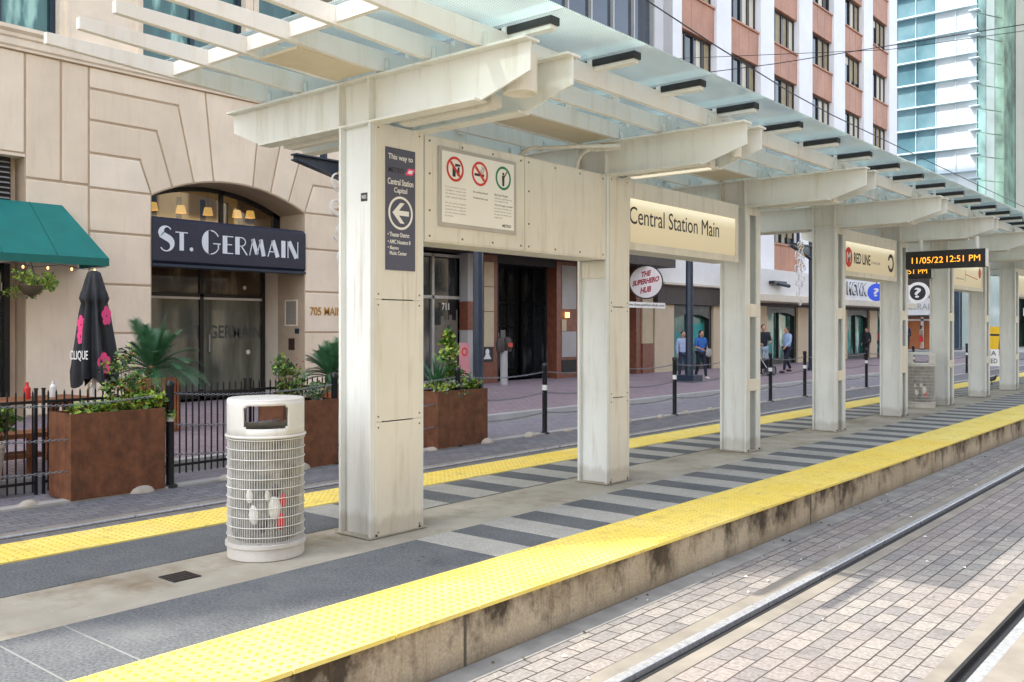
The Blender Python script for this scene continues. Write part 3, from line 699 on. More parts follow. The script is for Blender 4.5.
def small(lines, y, z0, w, mat=m_inkgrey, h=.017, dz=.025):
    for i, t in enumerate(lines): text(t, (xq, y, z0-dz*i), PR, PU, mat, ps, w if len(t) > 20 else w*len(t)/26, h, 'LEFT', ext=.0004)
small(['It is unlawful to carry', 'a handgun or weapon onto', 'the platform at any time', 'under section of the law', '', 'Por ley queda prohibido', 'portar armas de fuego en', 'la plataforma o vehiculo', 'de este sistema publico', 'ley numero', 'Texas Penal Code section'][0:4], 5.155, 2.598, .235)
small(['Por ley queda prohibido', 'portar armas de fuego en', 'la plataforma o vehiculo', 'de este sistema publico', 'ley numero'], 5.155, 2.475, .235)
small(['No smoking allowed'], 5.475, 2.592, .25, m_ink, .02); small(['Prohibido fumar aqui'], 5.475, 2.545, .23, m_ink, .02)
small(['Fare zone. Persons'], 5.735, 2.600, .24, m_ink, .02); small(['without valid fare or', 'on the platform only'], 5.735, 2.572, .22)
small(['Area de pago y pasaje'], 5.735, 2.515, .23, m_ink, .02); small(['personas sin boleto no', 'pueden estar en la zona', 'de pago de plataforma', 'segun la ley'], 5.735, 2.488, .215)
text('METRO', (xq, 5.89, 2.352), PR, PU, m_ink, ps, .11, .024, ext=.0004, bold=.02)

def lightbox(k, name, label, ya, yb):
    t = thing(name, label, 'sign', (-5.15, ya, 2.28), 'backlit signs between the piers')
    mb = MB()
    mb.box(XL+.01, XR-.004, ya, yb, 2.80, 2.972); mb.box(XL+.01, XR-.004, ya, yb, 2.285, 2.36)
    mb.box(XL+.01, XR-.004, yb-.06, yb, 2.3602, 2.7998); mb.box(XL+.01, XR-.004, ya, ya+.02, 2.3602, 2.7998)
    mb.build('casing', m_cream, t, bevel=.003)
    mb = MB(); mb.box(XL+.025, XR-.018, ya+.022, yb-.062, 2.361, 2.799); mb.build('lit_face', m_litsign, t, smooth=0)
    return t, XR-.0175
s1, xf = lightbox(0, 'station_sign', 'backlit cream sign reading Central Station Main between the second and third piers', PY[1]+.405, PY[2]-.19)
text('Central Station Main', (xf, PY[1]+.43, 2.635), PR, PU, m_ink, s1, 1.90, .175, 'LEFT', ext=.001, bold=0)
s2, xf = lightbox(1, 'line_sign', 'backlit sign reading RED LINE with a red emblem beyond the fourth pier', PY[3]+.405, PY[4]-.19)
mb = MB(); disc(mb, (xf, PY[3]+.58, 2.57), .15, 0, PR, PU, 32, .001); mb.build('emblem', m_red, s2)
text('M', (xf+.0015, PY[3]+.58, 2.57), PR, PU, m_white, s2, .15, .15, ext=.0006, bold=.02)
text('RED LINE', (xf, PY[3]+.80, 2.57), PR, PU, m_ink, s2, .72, .16, 'LEFT', ext=.001, bold=.02)
text('to Fannin South', (xf, PY[3]+1.56, 2.545), PR, PU, m_inkgrey, s2, .42, .05, 'LEFT', ext=.0006)
mb = MB(); disc(mb, (xf, PY[4]-.45, 2.58), .15, .095, PR, PU, 40, .001); mb.build('ring_symbol', m_ink, s2)
mb = MB(); plate(mb, [(-.2,-.04),(-.0,-.04),(-.0,.04),(-.2,.04)], (xf+.001, PY[4]-.45, 2.58), PR, PU, .001); mb.build('ring_gap', m_litsign, s2)
s3, xf = lightbox(2, 'map_sign', 'backlit route map sign with red lines above the far platform', PY[5]+.405, PY[6]-.19)
mb = MB(); plate(mb, [(.9,.24),(1.9,.17),(1.9,.185),(.9,.255)], (xf, PY[5]+.41, 2.36), PR, PU, .001); plate(mb, [(.9,.1),(.92,.1),(.92,.33),(.9,.33)], (xf, PY[5]+.41, 2.36), PR, PU, .001); mb.build('route_line', m_red, s3)
mb = MB(); disc(mb, (xf, PY[6]-.42, 2.68), .11, 0, PR, PU, 24, .001); mb.build('emblem', m_red, s3)
text('Red Line route map', (xf, PY[5]+.6, 2.5), PR, PU, m_inkgrey, s3, .6, .05, 'LEFT', ext=.0006)
s4, xf = lightbox(3, 'exit_sign', 'farthest backlit cream sign near the right edge', PY[7]+.405, PY[8]-.005)

def ledboard(name, label, x0, x1, y, z0, z1):
    t = thing(name, label, 'display', ((x0+x1)/2, y, z0), 'amber clock boards')
    mb = MB(); mb.box(x0, x1, y, y+.16, z0, z1); mb.build('housing', m_blackrub, t, bevel=.006)
    mb = MB(); mb.box(x1+.0005, x1+.012, y+.004, y+.156, z0+.004, z1-.004); mb.build('end_cap', m_steel, t)
    wd = x1-x0
    text('11/05/22', (x0+.10, y-.002, (z0+z1)/2-.005), (1,0,0), PU, m_led, t, wd*.40, .10, 'LEFT', ext=.001, bold=-.004)
    text('12:51 PM', (x0+.10+wd*.445, y-.002, (z0+z1)/2), (1,0,0), PU, m_led, t, wd*.41, .10, 'LEFT', ext=.001, bold=-.004)
    for xx in (x0+.22, x1-.14): mb = MB(); mb.tube([(xx,y+.08,z1-.01),(xx,y+.08,2.97)], .032, 12); mb.build('hanger_pipe', m_steel, t)
ledboard('led_display', 'black LED board showing date and time over the right platform edge', -4.83, -3.62, 16.0, 2.48, 2.77)
ledboard('led_display', 'partly hidden amber LED board behind the fifth pier on the left side', -6.5, -5.27, 19.05, 2.48, 2.77)

# ------------------------------------------------------------------ litter bins
def make_bin(loc, label):
    t = thing('litter_bin', label, 'litter bin', loc, 'wire litter bins on the platform')
    x, y, z = loc; Rr = .252
    mb = MB(); mb.lathe([(.245,0),(.25,.005),(.25,.075),(.262,.082),(.262,.105),(.24,.11)], 48, (x,y,z)); mb.build('base_ring', m_binwhite, t)
    mb = MB()
    for k in range(11):
        zz = .155+.0625*k; pts = [(x+Rr*math.cos(2*math.pi*i/40), y+Rr*math.sin(2*math.pi*i/40), z+zz) for i in range(41)]
        mb.tube(pts, .0034, 6, False)
    mb.build('basket_rings', m_binwhite, t)
    mb = MB()
    for i in range(90):
        a = 2*math.pi*i/90; mb.tube([(x+.246*math.cos(a), y+.246*math.sin(a), z+.10), (x+.246*math.cos(a), y+.246*math.sin(a), z+.80)], .0021, 4, False)
    mb.build('basket_wires', m_binwhite, t)
    mb = MB(); rnd = random.Random(5)
    n = 28
    vs = []; 
    prof = [(.18,.11),(.215,.18),(.222,.35),(.218,.55),(.225,.72),(.235,.80)]
    for r, zz in prof:
        for k in range(n): 
            q = r*(1+.06*math.sin(k*1.7+zz*9)+rnd.uniform(-.03,.03)); vs.append((x+q*math.cos(2*math.pi*k/n), y+q*math.sin(2*math.pi*k/n), z+zz))
    mb.add(vs, [(i*n+k, i*n+(k+1) % n, (i+1)*n+(k+1) % n, (i+1)*n+k) for i in range(len(prof)-1) for k in range(n)])
    mb.build('liner_bag', m_bag, t)
    mb = MB(); ca = math.atan2(-y, -x)
    for k, (da, zz, s) in enumerate(((-.35,.30,.07),(-.1,.24,.06),(.25,.34,.08),(.45,.25,.06),(.0,.42,.05),(.3,.45,.05),(-.5,.42,.05),(.55,.38,.05))):
        mb.m = k % 4; a = ca+da
        mb.ball((x+.205*math.cos(a), y+.205*math.sin(a), z+zz), s*.55, s*.55, s, 9, 6)
    mb.build('rubbish', [m_white, m_rubb, m_white, m_red], t)
    # hood with two opposite openings
    mb = MB(); n = 96; zs = [.80,.855,.868,.99,1.003,1.03]
    vs = [(x+.247*math.cos(2*math.pi*k/n+ca), y+.247*math.sin(2*math.pi*k/n+ca), z+zz) for zz in zs for k in range(n)]
    fs = []
    for i in range(5):
        for k in range(n):
            kk = ((k+.5) % n); d0 = min(kk, n-kk); d1 = abs(kk-n/2)
            lim = {1: 8, 2: 8.9, 3: 8}.get(i, -1)
            if d0 < lim or d1 < lim: continue
            fs.append((i*n+k, i*n+(k+1) % n, (i+1)*n+(k+1) % n, (i+1)*n+k))
    mb.add(vs, fs)
    hood = mb.build('hood', m_binwhite, t, solid=.007)
    mb = MB(); mb.lathe([(.249,1.028),(.250,1.036),(.244,1.043),(.15,1.050),(.01,1.052)], 64, (x,y,z)); mb.build('hood_cap', m_binwhite, hood)
    mb = MB(); pts = [(x+.254*math.cos(2*math.pi*i/48), y+.254*math.sin(2*math.pi*i/48), z+.80) for i in range(49)]; mb.tube(pts, .010, 8, False); mb.build('hood_rim', m_binwhite, hood)
    return t
make_bin((-5.22, 3.69, -.002), 'white wire litter bin with a rounded hood opening beside the nearest pier')
b2 = make_bin((-5.33, 18.6, -.002), 'distant wire litter bin standing between the far piers')

# ------------------------------------------------------------------ bollards, chains, lane buttons
BX = -9.68; BY = [3.28, 5.56, 7.92, 10.30, 12.47, 14.7, 16.85, 19.1, 21.5, 23.62, 26.0, 28.3, 30.6, 32.9, 35.2, 37.5, 39.8, 42.1]
t = thing('bollard', 'x', 'bollard', (BX, BY[0], -.29), 'chained bollards along the lane edge')
mb = MB(); mb.lathe([(.0,0),(.043,0),(.043,1.12),(.046,1.125),(.05,1.135),(.05,1.175),(.036,1.20),(.01,1.205)], 16, (BX,BY[0],-.29), False); mb.build('post', m_black, t)
mb = MB(); mb.lathe([(.085,0),(.085,.012),(.06,.03),(.045,.032)], 16, (BX,BY[0],-.29)); mb.build('base_flange', m_black, t)
mb = MB(); mb.lathe([(.0445,.74),(.0445,.83)], 16, (BX,BY[0],-.29), False); mb.build('reflective_band', m_white, t)
t['label'] = 'black bollard with white band, just outside the left edge'
for i, y in enumerate(BY[1:]):
    dup(t, (BX, y, -.29), f'black bollard with white band, {ORD[i]} from the left along the lane')
def chainmesh(L, sag, mat, name):
    mb = MB(); n = int(L/.034)
    def p(s): u = s/L; return V((0, s, -4*sag*u*(1-u)))
    for k in range(n):
        s = (k+.5)*L/n; c = p(s); d = (p(min(L, s+.01))-p(max(0, s-.01))).normalized()
        side = V((1,0,0)) if k % 2 else d.cross(V((1,0,0))).normalized()
        ring = []
        for q in range(8):
            a = 2*math.pi*q/8; ring.append(c+d*(.024*math.cos(a))+side*(.0115*math.sin(a)))
        mb.tube(ring+[ring[0]], .0042, 4, False)
    o = mb.build(name, mat, None, (0,0,0)); C.objects.unlink(o); return o
protos = {}
for i in range(len(BY)-1):
    L = BY[i+1]-BY[i]-.09
    for k, (zz, lev, m_) in enumerate(((.76,'top',m_chain),(.41,'middle',m_chain),(.07,'lowest',m_chain))):
        key = (round(L, 2), k)
        if key not in protos: protos[key] = chainmesh(L, (.055,.06,.05)[k], m_, 'chain')
        o = protos[key].copy(); C.objects.link(o); o.location = (BX, BY[i]+.045, zz); o.name = 'chain'
        where = f'between the {ORD[i-1]} and {ORD[i]} bollards from the left' if i else 'leading off to the left of the first bollard'
        tag(o, f'{lev} steel chain {where}', 'chain', 'chains between the bollards')
mb = MB(); mb.lathe([(.0,.0),(1,0),(.98,.25),(.80,.62),(.5,.9),(.2,1.0),(.01,1.01)], 18, (0,0,0), False, .085, .13)
mb.v = [(a+random.uniform(-.003,.003), b, c*.075) for a, b, c in mb.v]
pb = mb.build('lane_button', m_button, None, (0,0,0)); k = 0
by = [4.02, 5.19, 6.28, 7.35, 8.45, 9.70, 10.9, 12.0, 13.05, 13.9, 15.0, 16.2, 17.3, 18.4, 19.5, 20.7, 22, 24.3, 25.4, 27.2]
for i, y in enumerate(by):
    o = pb if i == 0 else pb.copy()
    if i: C.objects.link(o)
    o.location = (-9.66+random.uniform(-.03,.03), y, -.298); o.rotation_euler = (0,0,random.uniform(-.25,.25)); s = random.uniform(.85,1.15); o.scale = (s,s,s*random.uniform(.8,1.2))
    tag(o, f'rounded concrete lane button at the lane edge, {ORD[i]} from the left', 'lane button', 'concrete buttons along the lane edge')

# ------------------------------------------------------------------ planters, plants, fences
def planter(y0, y1, label, zt=.60):
    t = thing('planter_box', label, 'planter', (-9.9, (y0+y1)/2, -.29), 'rusted steel planters')
    x0, x1 = -10.12, -9.70+.09; z0 = -.285; th = .012
    mb = MB(); mb.box(x0,x1,y0,y0+th,z0,zt); mb.box(x0,x1,y1-th,y1,z0,zt); mb.box(x0,x0+th,y0+th,y1-th,z0,zt); mb.box(x1-th,x1,y0+th,y1-th,z0,zt)
    mb.build('steel_shell', m_corten, t, bevel=.003)
    mb = MB(); mb.box(x0+th,x1-th,y0+th,y1-th,zt-.12,zt-.07); mb.build('soil', m_soil, t)
    return t
def leaves(mb, c, r, n, s, rnd, nm=1, flat=.5, shape=2.2):
    for k in range(n):
        while True:
            p = V((rnd.uniform(-1,1), rnd.uniform(-1,1), rnd.uniform(-1,1)))
            if .25 < p.length < 1: break
        p = V((p.x*r[0], p.y*r[1], p.z*r[2]))+V(c)
        d = V((rnd.uniform(-1,1), rnd.uniform(-1,1), rnd.uniform(-.6,.9))).normalized(); sdir = d.cross(V((rnd.uniform(-1,1), rnd.uniform(-1,1), rnd.uniform(-1,1)))).normalized()
        q = s*rnd.uniform(.35,1.25); b = sdir*q/shape; up = d.cross(sdir)*q*.12
        mb.m = rnd.randrange(nm)
        mb.add([p, p+d*q*.5+b+up, p+d*q, p+d*q*.5-b+up], [(0,1,2,3)])
def shrub(name, label, loc, clumps, mats, ls, n, stems=5, flowers=None, fm=None, group='plants in the planters'):
    mats = mats*3+[m_leafdry, m_leafd]
    rnd = random.Random(hash(label) % 1000 if False else sum(map(ord, label)))
    t = thing(name, label, 'plant', loc, group)
    mb = MB()
    for c, r in clumps:
        for k in range(max(1, stems//len(clumps))):
            e = V(loc)+V(c)+V((rnd.uniform(-.6,.6)*r[0], rnd.uniform(-.6,.6)*r[1], rnd.uniform(-.2,.7)*r[2])); b = V(loc)+V((rnd.uniform(-.04,.04)+c[0]*.5, rnd.uniform(-.04,.04)+c[1]*.7, 0))
            mb.tube([b, (b+e)/2+V((rnd.uniform(-.03,.03), rnd.uniform(-.03,.03), .03)), e], [.007,.005,.003], 5)
    mb.build('stems', m_stem, t)
    mb = MB()
    for c, r in clumps:
        # many small tufts give an uneven outline
        for j in range(7):
            cc = V(loc)+V(c)+V((rnd.uniform(-.75,.75)*r[0], rnd.uniform(-.75,.75)*r[1], rnd.uniform(-.75,.85)*r[2]))
            leaves(mb, cc, (r[0]*.5, r[1]*.5, r[2]*.45), n//7//len(clumps), ls, rnd, len(mats))
    tag(mb.build('foliage', mats, t, smooth=0, keepn=True), kind='stuff')
    if flowers:
        mb = MB()
        for k in range(flowers):
            c, r = rnd.choice(clumps); p = V(loc)+V(c)+V((rnd.uniform(-.8,.8)*r[0], rnd.uniform(-.8,.8)*r[1], rnd.uniform(-.1,1)*r[2]))
            mb.m = rnd.randrange(len(fm))
            for q in range(5):
                a = q*1.257; d = V((math.cos(a), math.sin(a), .5)); s_ = V((-math.sin(a), math.cos(a), 0))
                mb.add([p, p+d*.015+s_*.011, p+d*.028, p+d*.015-s_*.011], [(0,1,2,3)])
        tag(mb.build('blossoms', fm, t, smooth=0, keepn=True), kind='stuff')
    return t
m_leafdry = M('leaf_dry', (.22,.15,.05), .6, .4, 14)
GL = [m_leafd, m_leafm, m_leafl, m_leafm]
planter(4.41, 5.46, 'rusted steel planter box with red roses beside the closed umbrella', .615)
planter(7.05, 7.93, 'rusted steel planter box behind the wire litter bin', .575)
planter(9.80, 10.92, 'rusted steel planter box seen between the two clad piers', .565)
shrub('rose_bush', 'tall thin rose bush with red blooms in the left planter', (-9.95,5.2,.5), [((0,-.05,.52),(.16,.26,.22)),((.0,.10,.36),(.15,.24,.22)),((0,-.12,.18),(.13,.16,.2))], [m_leafm,m_leafl,m_leafd,m_leafm], .05, 900, 14, 26, [m_flower, m_flower, m_flowery])
shrub('ground_flowers', 'low yellow green leafy flowers along the left planter rim', (-9.84,4.95,.55), [((0,-.36,.05),(.15,.14,.07)),((.02,0,.06),(.17,.2,.08)),((.03,.3,.10),(.15,.2,.12)),((.08,.52,.06),(.13,.16,.12))], [m_leafl,m_leafm,m_leafl], .075, 1100, 4, 30, [m_flowery, m_flowery, m_flower])
shrub('rose_bush', 'airy rose bush with red buds in the planter behind the bin', (-10.0,7.42,.45), [((0,.0,.46),(.16,.25,.2)),((0,0,.22),(.12,.2,.18))], [m_leafm,m_leafm,m_leafl,m_leafd], .055, 760, 10, 14, [m_flower])
shrub('silver_plant', 'low silvery leaved plant in the planter behind the bin', (-9.9,7.75,.47), [((0,.02,.14),(.18,.26,.15))], [m_silver,m_silver,m_leafm], .055, 620, 6)
shrub('leafy_shrub', 'bright loose shrub in the planter between the clad piers', (-9.95,10.5,.45), [((0,0,.50),(.18,.26,.26)),((0,.12,.25),(.18,.30,.24)),((0,-.1,.85),(.08,.12,.16)),((.05,.28,.1),(.15,.18,.14))], [m_leafl,m_leafm,m_leafl,m_leafm], .08, 1300, 14, 10, [m_flowery])
shrub('silver_plant', 'low pale trailing plant in the planter between the clad piers', (-9.80,10.15,.47), [((0,.0,.09),(.18,.36,.11))], [m_silver,m_leafl,m_leafl,m_leafm], .06, 620, 4)
rnd = random.Random(4)
t = thing('tufted_grass', 'spiky dark green tuft in the planter between the clad piers', 'plant', (-9.95,10.12,.47), 'plants in the planters')
mb = MB()
for k in range(90):
    a = rnd.uniform(0, 6.28); l = rnd.uniform(.35,.75); o = V((-9.95,10.12,.47)); d = V((math.cos(a)*rnd.uniform(.1,.6), math.sin(a)*rnd.uniform(.1,.75), 1)).normalized(); sdir = V((-math.sin(a), math.cos(a), 0))*.011
    p1 = o+d*l*.55; p2 = o+d*l+V((d.x, d.y, -.25))*l*.35
    mb.add([o-sdir, o+sdir, p1+sdir, p1-sdir, p2], [(0,1,2,3),(3,2,4)])
mb.build('blades', m_palm, t, smooth=0, keepn=True)
def fence(ya, yb, label):
    t = thing('iron_fence', label, 'fence', (-10.36, ya, -.29), 'black iron patio fence panels'); x = -10.36
    mb = MB(); mb.box(x-.013,x+.013,ya,yb,.69,.72); mb.box(x-.013,x+.013,ya,yb,-.18,-.15); mb.build('rails', m_black, t)
    mb = MB(); y = ya+.05
    while y < yb:
        mb.box(x-.0075,x+.0075,y-.0075,y+.0075,-.27,.80); mb.add([(x-.0075,y-.0075,.80),(x+.0075,y-.0075,.80),(x+.0075,y+.0075,.80),(x-.0075,y+.0075,.80),(x,y,.835)],[(0,1,4),(1,2,4),(2,3,4),(3,0,4)]); y += .087
    tag(mb.build('pickets', m_black, t), kind='stuff')
    for y in (ya, yb):
        mb = MB(); mb.box(x-.014,x+.014,y-.014,y+.014,-.298,.84); mb.box(x-.018,x+.018,y-.018,y+.018,.8402,.855); mb.build('post', m_black, t)
fence(1.6, 4.38, 'black iron fence panel left of the rose planter'); fence(4.46, 7.0, 'black iron fence panel between the two left planters'); fence(7.08, 9.75, 'black iron fence panel behind the nearest pier')
# pots with palms
def sago(loc, pr, ph, mat, label, pots, nf=30, L=.75):
    t = thing('potted_palm', label, 'plant', loc, 'potted palms by the facade')
    mb = MB(); mb.lathe([(pr*.7,0),(pr*.98,ph*.9),(pr*1.08,ph*.9),(pr*1.08,ph),(pr*.92,ph),(pr*.85,ph*.8)], 24, loc); mb.build('pot', mat, t)
    rnd = random.Random(int(abs(loc[1])*10)); c = V(loc)+V((0,0,ph+.05))
    mb = MB(); mb.lathe([(.09,-.1),(.11,.05),(.05,.16)], 12, tuple(c)); mb.build('trunk', m_stem, t)
    mb = MB()
    for k in range(nf):
        a = k*2.4+rnd.uniform(-.2,.2); e = R(rnd.uniform(8, 78)); l = L*rnd.uniform(.8,1.1)
        h = V((math.cos(a), math.sin(a), 0)); pts = []
        for i in range(15):
            s = i/14; pts.append(c+h*(l*s*math.cos(e)*(1-.1*s))+V((0,0,l*(s*math.sin(e)-.62*s*s*math.cos(e)*.9)+.08)))
        mb.tube(pts, [.009-.0005*i for i in range(15)], 4, False)
        sd_ = V((-h.y, h.x, 0))
        for i in range(2, 15):
            for sub in (0,.5):
                if i == 14 and sub: continue
                p = pts[i] if not sub else (pts[i]+pts[i+1])/2
                d = (pts[min(i+1,14)]-pts[i-1]).normalized(); ll = l*.26*math.sin(math.pi*min(1, (i+1)/15.5))**.6
                for sg in (-1, 1):
                    q = sd_*sg*.75+d*.6+V((0,0,.18)); q.normalize(); wv = d*.012
                    mb.add([p-wv, p+wv, p+q*ll], [(0,1,2)])
    tag(mb.build('fronds', m_palm, t, smooth=0, keepn=True), kind='stuff')
sago((-14.0,7.72,-.15), .17, .86, m_terra, 'bushy sago palm in a terracotta pot behind the umbrella', 0, 46, 1.0)
sago((-14.0,11.35,-.15), .25, .60, m_terra, 'sago palm in a terracotta pot under the 705 Main letters', 0, 44, .85)
# orange slatted planter box beside first palm
t = thing('wooden_planter', 'orange slatted wooden tub around the foot of the sago palm', 'tub', (-13.9,7.7,-.15)); mb = MB()
for k in range(7):
    yy = 7.42+.085*k; mb.box(-13.62,-13.60,yy,yy+.062,-.10,.72); xx = -13.62-.085*k; mb.box(xx-.062,xx,7.40,7.42,-.10,.72)
mb.build('slats', m_terra, t); mb = MB(); mb.box(-14.2,-13.622,7.422,8.0,-.14,.62); mb.build('tub_body', m_wood, t)
shrub('potted_shrub', 'green leafy shrub in a pale pot at the left edge', (-10.52,3.95,.30), [((0,0,.32),(.2,.26,.2)),((0,.2,.22),(.13,.15,.14))], [m_leafm,m_leafl,m_leafd,m_leafm], .06, 620, 8, group='plants at the left edge')
t = thing('plant_pot', 'pale tapered pot holding the shrub at the left edge', 'pot', (-10.52,3.95,-.29)); mb = MB(); mb.lathe([(.10,0),(.11,.02),(.17,.52),(.185,.53),(.185,.58),(.16,.58),(.14,.5)], 24, (-10.52,3.95,-.29)); mb.build('pot_shell', m_potw, t)
for o in [o for o in bpy.data.objects if o.get('label') == 'green leafy shrub in a pale pot at the left edge']: o.location.x = -10.52

# ------------------------------------------------------------------ patio: table, bench, umbrella
t = thing('picnic_table', 'dark wooden picnic table under the closed umbrella behind the fence', 'table', (-11.6,4.6,-.15))
mb = MB()
for k in range(5): mb.box(-12.0+.16*k,-11.85+.16*k,3.75,5.45,.62,.66)
mb.build('table_top', m_wood, t, bevel=.004)
for y in (4.0, 5.2):
    mb = MB(); bar(mb, (-11.95,y,-.15),(-11.75,y,.62),.09,.09); bar(mb, (-11.25,y,-.15),(-11.45,y,.62),.09,.09); mb.box(-11.9,-11.3,y-.02,y+.02,.54,.62); mb.build('leg', m_wood, t)
t = thing('wooden_bench', 'orange brown wooden step bench behind the fence at left', 'bench', (-11.0,4.55,-.15))
mb = MB(); mb.box(-11.12,-10.72,4.05,4.95,.28,.335); mb.build('seat', m_wood, t, bevel=.004)
mb = MB(); mb.box(-10.98,-10.70,3.80,4.6,.06,.115); mb.build('step', m_wood, t, bevel=.004)
for y in (4.15, 4.5, 4.85): mb = MB(); mb.box(-10.80,-10.72,y-.04,y+.04,-.15,.28); mb.build('leg', m_wood, t, bevel=.003)
UX, UY = -11.6, 5.62
t = thing('closed_umbrella', 'folded black patio umbrella printed with pink hibiscus flowers', 'umbrella', (UX,UY,-.15))
mb = MB(); mb.tube([(UX,UY,-.14),(UX,UY,2.23)], .024, 12); mb.build('pole', m_whitetrim, t)
mb = MB(); mb.lathe([(.26,0),(.26,.05),(.05,.07),(.05,.3),(.03,.31)], 24, (UX,UY,-.149)); mb.build('base', m_black, t)
mb = MB(); n = 64
prof = [(.03,2.235),(.075,2.21),(.10,2.12),(.125,2.0),(.14,1.92),(.15,1.86),(.13,1.82),(.15,1.70),(.175,1.5),(.20,1.3),(.225,1.1),(.24,.92),(.235,.84)]
vs = []
for r, z in prof:
    for k in range(n):
        a = 2*math.pi*k/n; f = 1+.26*math.cos(8*a+z*1.2)*min(1, (2.24-z)*2)+.06*math.sin(3*a+z*3); zz = z
        if z < .95: zz = z-.06*math.cos(4*a)-.03*math.cos(8*a)
        if 1.85 < z < 1.93: zz = z-.03*math.cos(8*a)
        vs.append((UX+r*f*math.cos(a), UY+r*f*math.sin(a), zz))
mb.add(vs, [(i*n+k, i*n+(k+1) % n, (i+1)*n+(k+1) % n, (i+1)*n+k) for i in range(len(prof)-1) for k in range(n)])
cl = mb.build('canopy_cloth', m_umb, t, smooth=80)
vd = V((-UX, -UY, 0)).normalized(); rt_ = V((0,0,1)).cross(vd).normalized()   # right when looking at it from the platform
def onumb(ang, z, r): 
    d = (vd*math.cos(ang)+rt_*math.sin(ang)); return V((UX,UY,z))+d*r, V((0,0,1)).cross(d).normalized()
def petals(ang, z, r, s):
    c, rg = onumb(ang, z, r); mb = MB()
    for q in range(5):
        a = q*1.2566+.4; pts = []
        for k in range(9):
            b = math.pi*(k/8)*2; pts.append((s*.55*math.cos(a)+s*.5*math.cos(b), s*1.0*math.sin(a)+s*.75*math.sin(b)))
        plate(mb, pts[:-1], c, rg, (0,0,1), .002+.0006*q)
    mb.build('flower_print', m_pink, cl)
petals(-.85, 1.55, .20, .07); petals(.75, 1.66, .205, .075); petals(.42, 1.06, .275, .085); petals(-.8, 1.40, .215, .06)
c, rg = onumb(-.62, 1.16, .30); text('CLIQUE', c, rg, PU, m_white, cl, .25, .13, ext=.002, bold=.01)
for k in range(4):
    y = 4.1+.33*k; o = MB(); o.lathe([(.035,0),(.04,.01),(.04,.13),(.018,.16),(.018,.2),(.01,.2)], 12, (-11.5-.06*(k % 2), y, .66)); tag(o.build('sauce_bottle', [m_red, m_signwhite, m_red, m_white][k], None, (-11.5-.06*(k % 2), y, .66)), ['red bottle at the left end of the picnic table','white bottle second along the picnic table','red bottle third along the picnic table','white bottle nearest the umbrella on the picnic table'][k], 'bottle', 'bottles on the picnic table')
# ------------------------------------------------------------------ hotel-style corner building with the arch (left)
F = -18.0
gb = thing('stone_building', 'cream limestone building with a wide arched entrance behind the patio', 'building', (F, 8, -.15))
A0, A1, AC, ZS, ZC = 9.93, 13.83, 11.88, 4.25, 4.73
ARr = (1.95**2+.48**2)/(2*.48); AZc = ZC-ARr
def az(y): return AZc+math.sqrt(ARr**2-(y-AC)**2)
def mir(p): return [(2*AC-y, z) for y, z in p]
def arc(ya, yb, n=5): return [(ya+(yb-ya)*i/n, az(ya+(yb-ya)*i/n)) for i in range(n+1)]
Lb = [
 [(8.62,6.22),(10.53,6.22)]+arc(10.90,11.38)+[(11.17,6.65),(8.62,6.65)],
 [(8.62,5.60),(10.04,5.60)]+arc(10.40,10.90)+[(10.53,6.22),(8.62,6.22)],
 [(8.62,4.95),(9.68,4.95)]+arc(9.93,10.40)+[(10.04,5.60),(8.62,5.60)],
 [(8.62,4.27),(9.93,4.27),(9.68,4.95),(8.62,4.95)]]
blocks = [(p, F-1.05) for p in Lb]+[(mir(p), F-1.05) for p in Lb]
blocks.append((arc(11.38,12.38)+[(12.59,6.65),(11.17,6.65)], F-1.05))
for a, b in ((-.15,.45),(.45,1.40),(1.40,2.38),(2.38,3.41),(3.41,4.27)):
    q = [(8.62,a),(9.93,a),(9.93,b),(8.62,b)]; blocks += [(q, F-1.05), (mir(q), F-1.05)]
for ya, yb, za, zb in ((7.42,8.08,4.31,6.65),(8.08,8.62,4.31,6.65),(7.42,8.62,-.15,4.31),(15.14,16.3,-.15,4.31),(15.14,16.3,4.31,6.65),
    (3.0,7.42,4.75,6.65),(1.6,3.0,-.15,4.31),(1.6,3.0,4.31,6.65),(-23.1,1.6,-.15,6.65)):
    blocks.append(([(ya,za),(yb,za),(yb,zb),(ya,zb)], F-.5))
mb = MB(); mj = MB()
brnd = random.Random(21)
for p, d in blocks:
    mb.m = brnd.choice((0,0,1,2)); mb.prism(inset(p, .020), 'yz', d, F); mj.prism(p, 'yz', d-.02, F-.022)
mj.build('joint_backing', m_stonedark, gb, smooth=0); mb.build('stone_front', [m_stone, m_stone2, m_stone3], gb, bevel=.02, smooth=30)
mb = MB()
mb.prism([(F-.4,6.65),(F+.05,6.65),(F+.05,6.69),(F+.09,6.72),(F+.09,6.84),(F+.13,6.87),(F+.13,6.93),(F+.20,6.98),(F+.20,7.05),(F-.4,7.05)], 'xz', -23.1, 16.32)
mb.build('cornice', m_cornice, gb)
wins = [(3.4,5.6),(6.0,8.06),(9.75,12.2),(12.55,14.9)]
mb = MB(); ys = [-23.1]+[v for q in wins for v in q]+[16.3]
for a, b in zip(ys[::2], ys[1::2]): mb.box(F-.5, F-.02, a, b, 7.05, 9.6)
for a, b in wins:                       # slim pilaster lines beside the windows
    for yy in (a-.16, b+.10): mb.box(F-.021, F+.03, yy, yy+.06, 7.05, 9.6)
mb.box(F-.5, F-.02, -21.8, 16.3, 9.6, 46); mb.box(F-22, F-.5, -21.8, 16.3, 7.3, 46); mb.box(F-22, F-.02, -23.1, -21.802, 9.6, 31.2)  # unseen height and stepped far end shaped to place the sun patches
mb.build('upper_wall', m_cornice, gb)
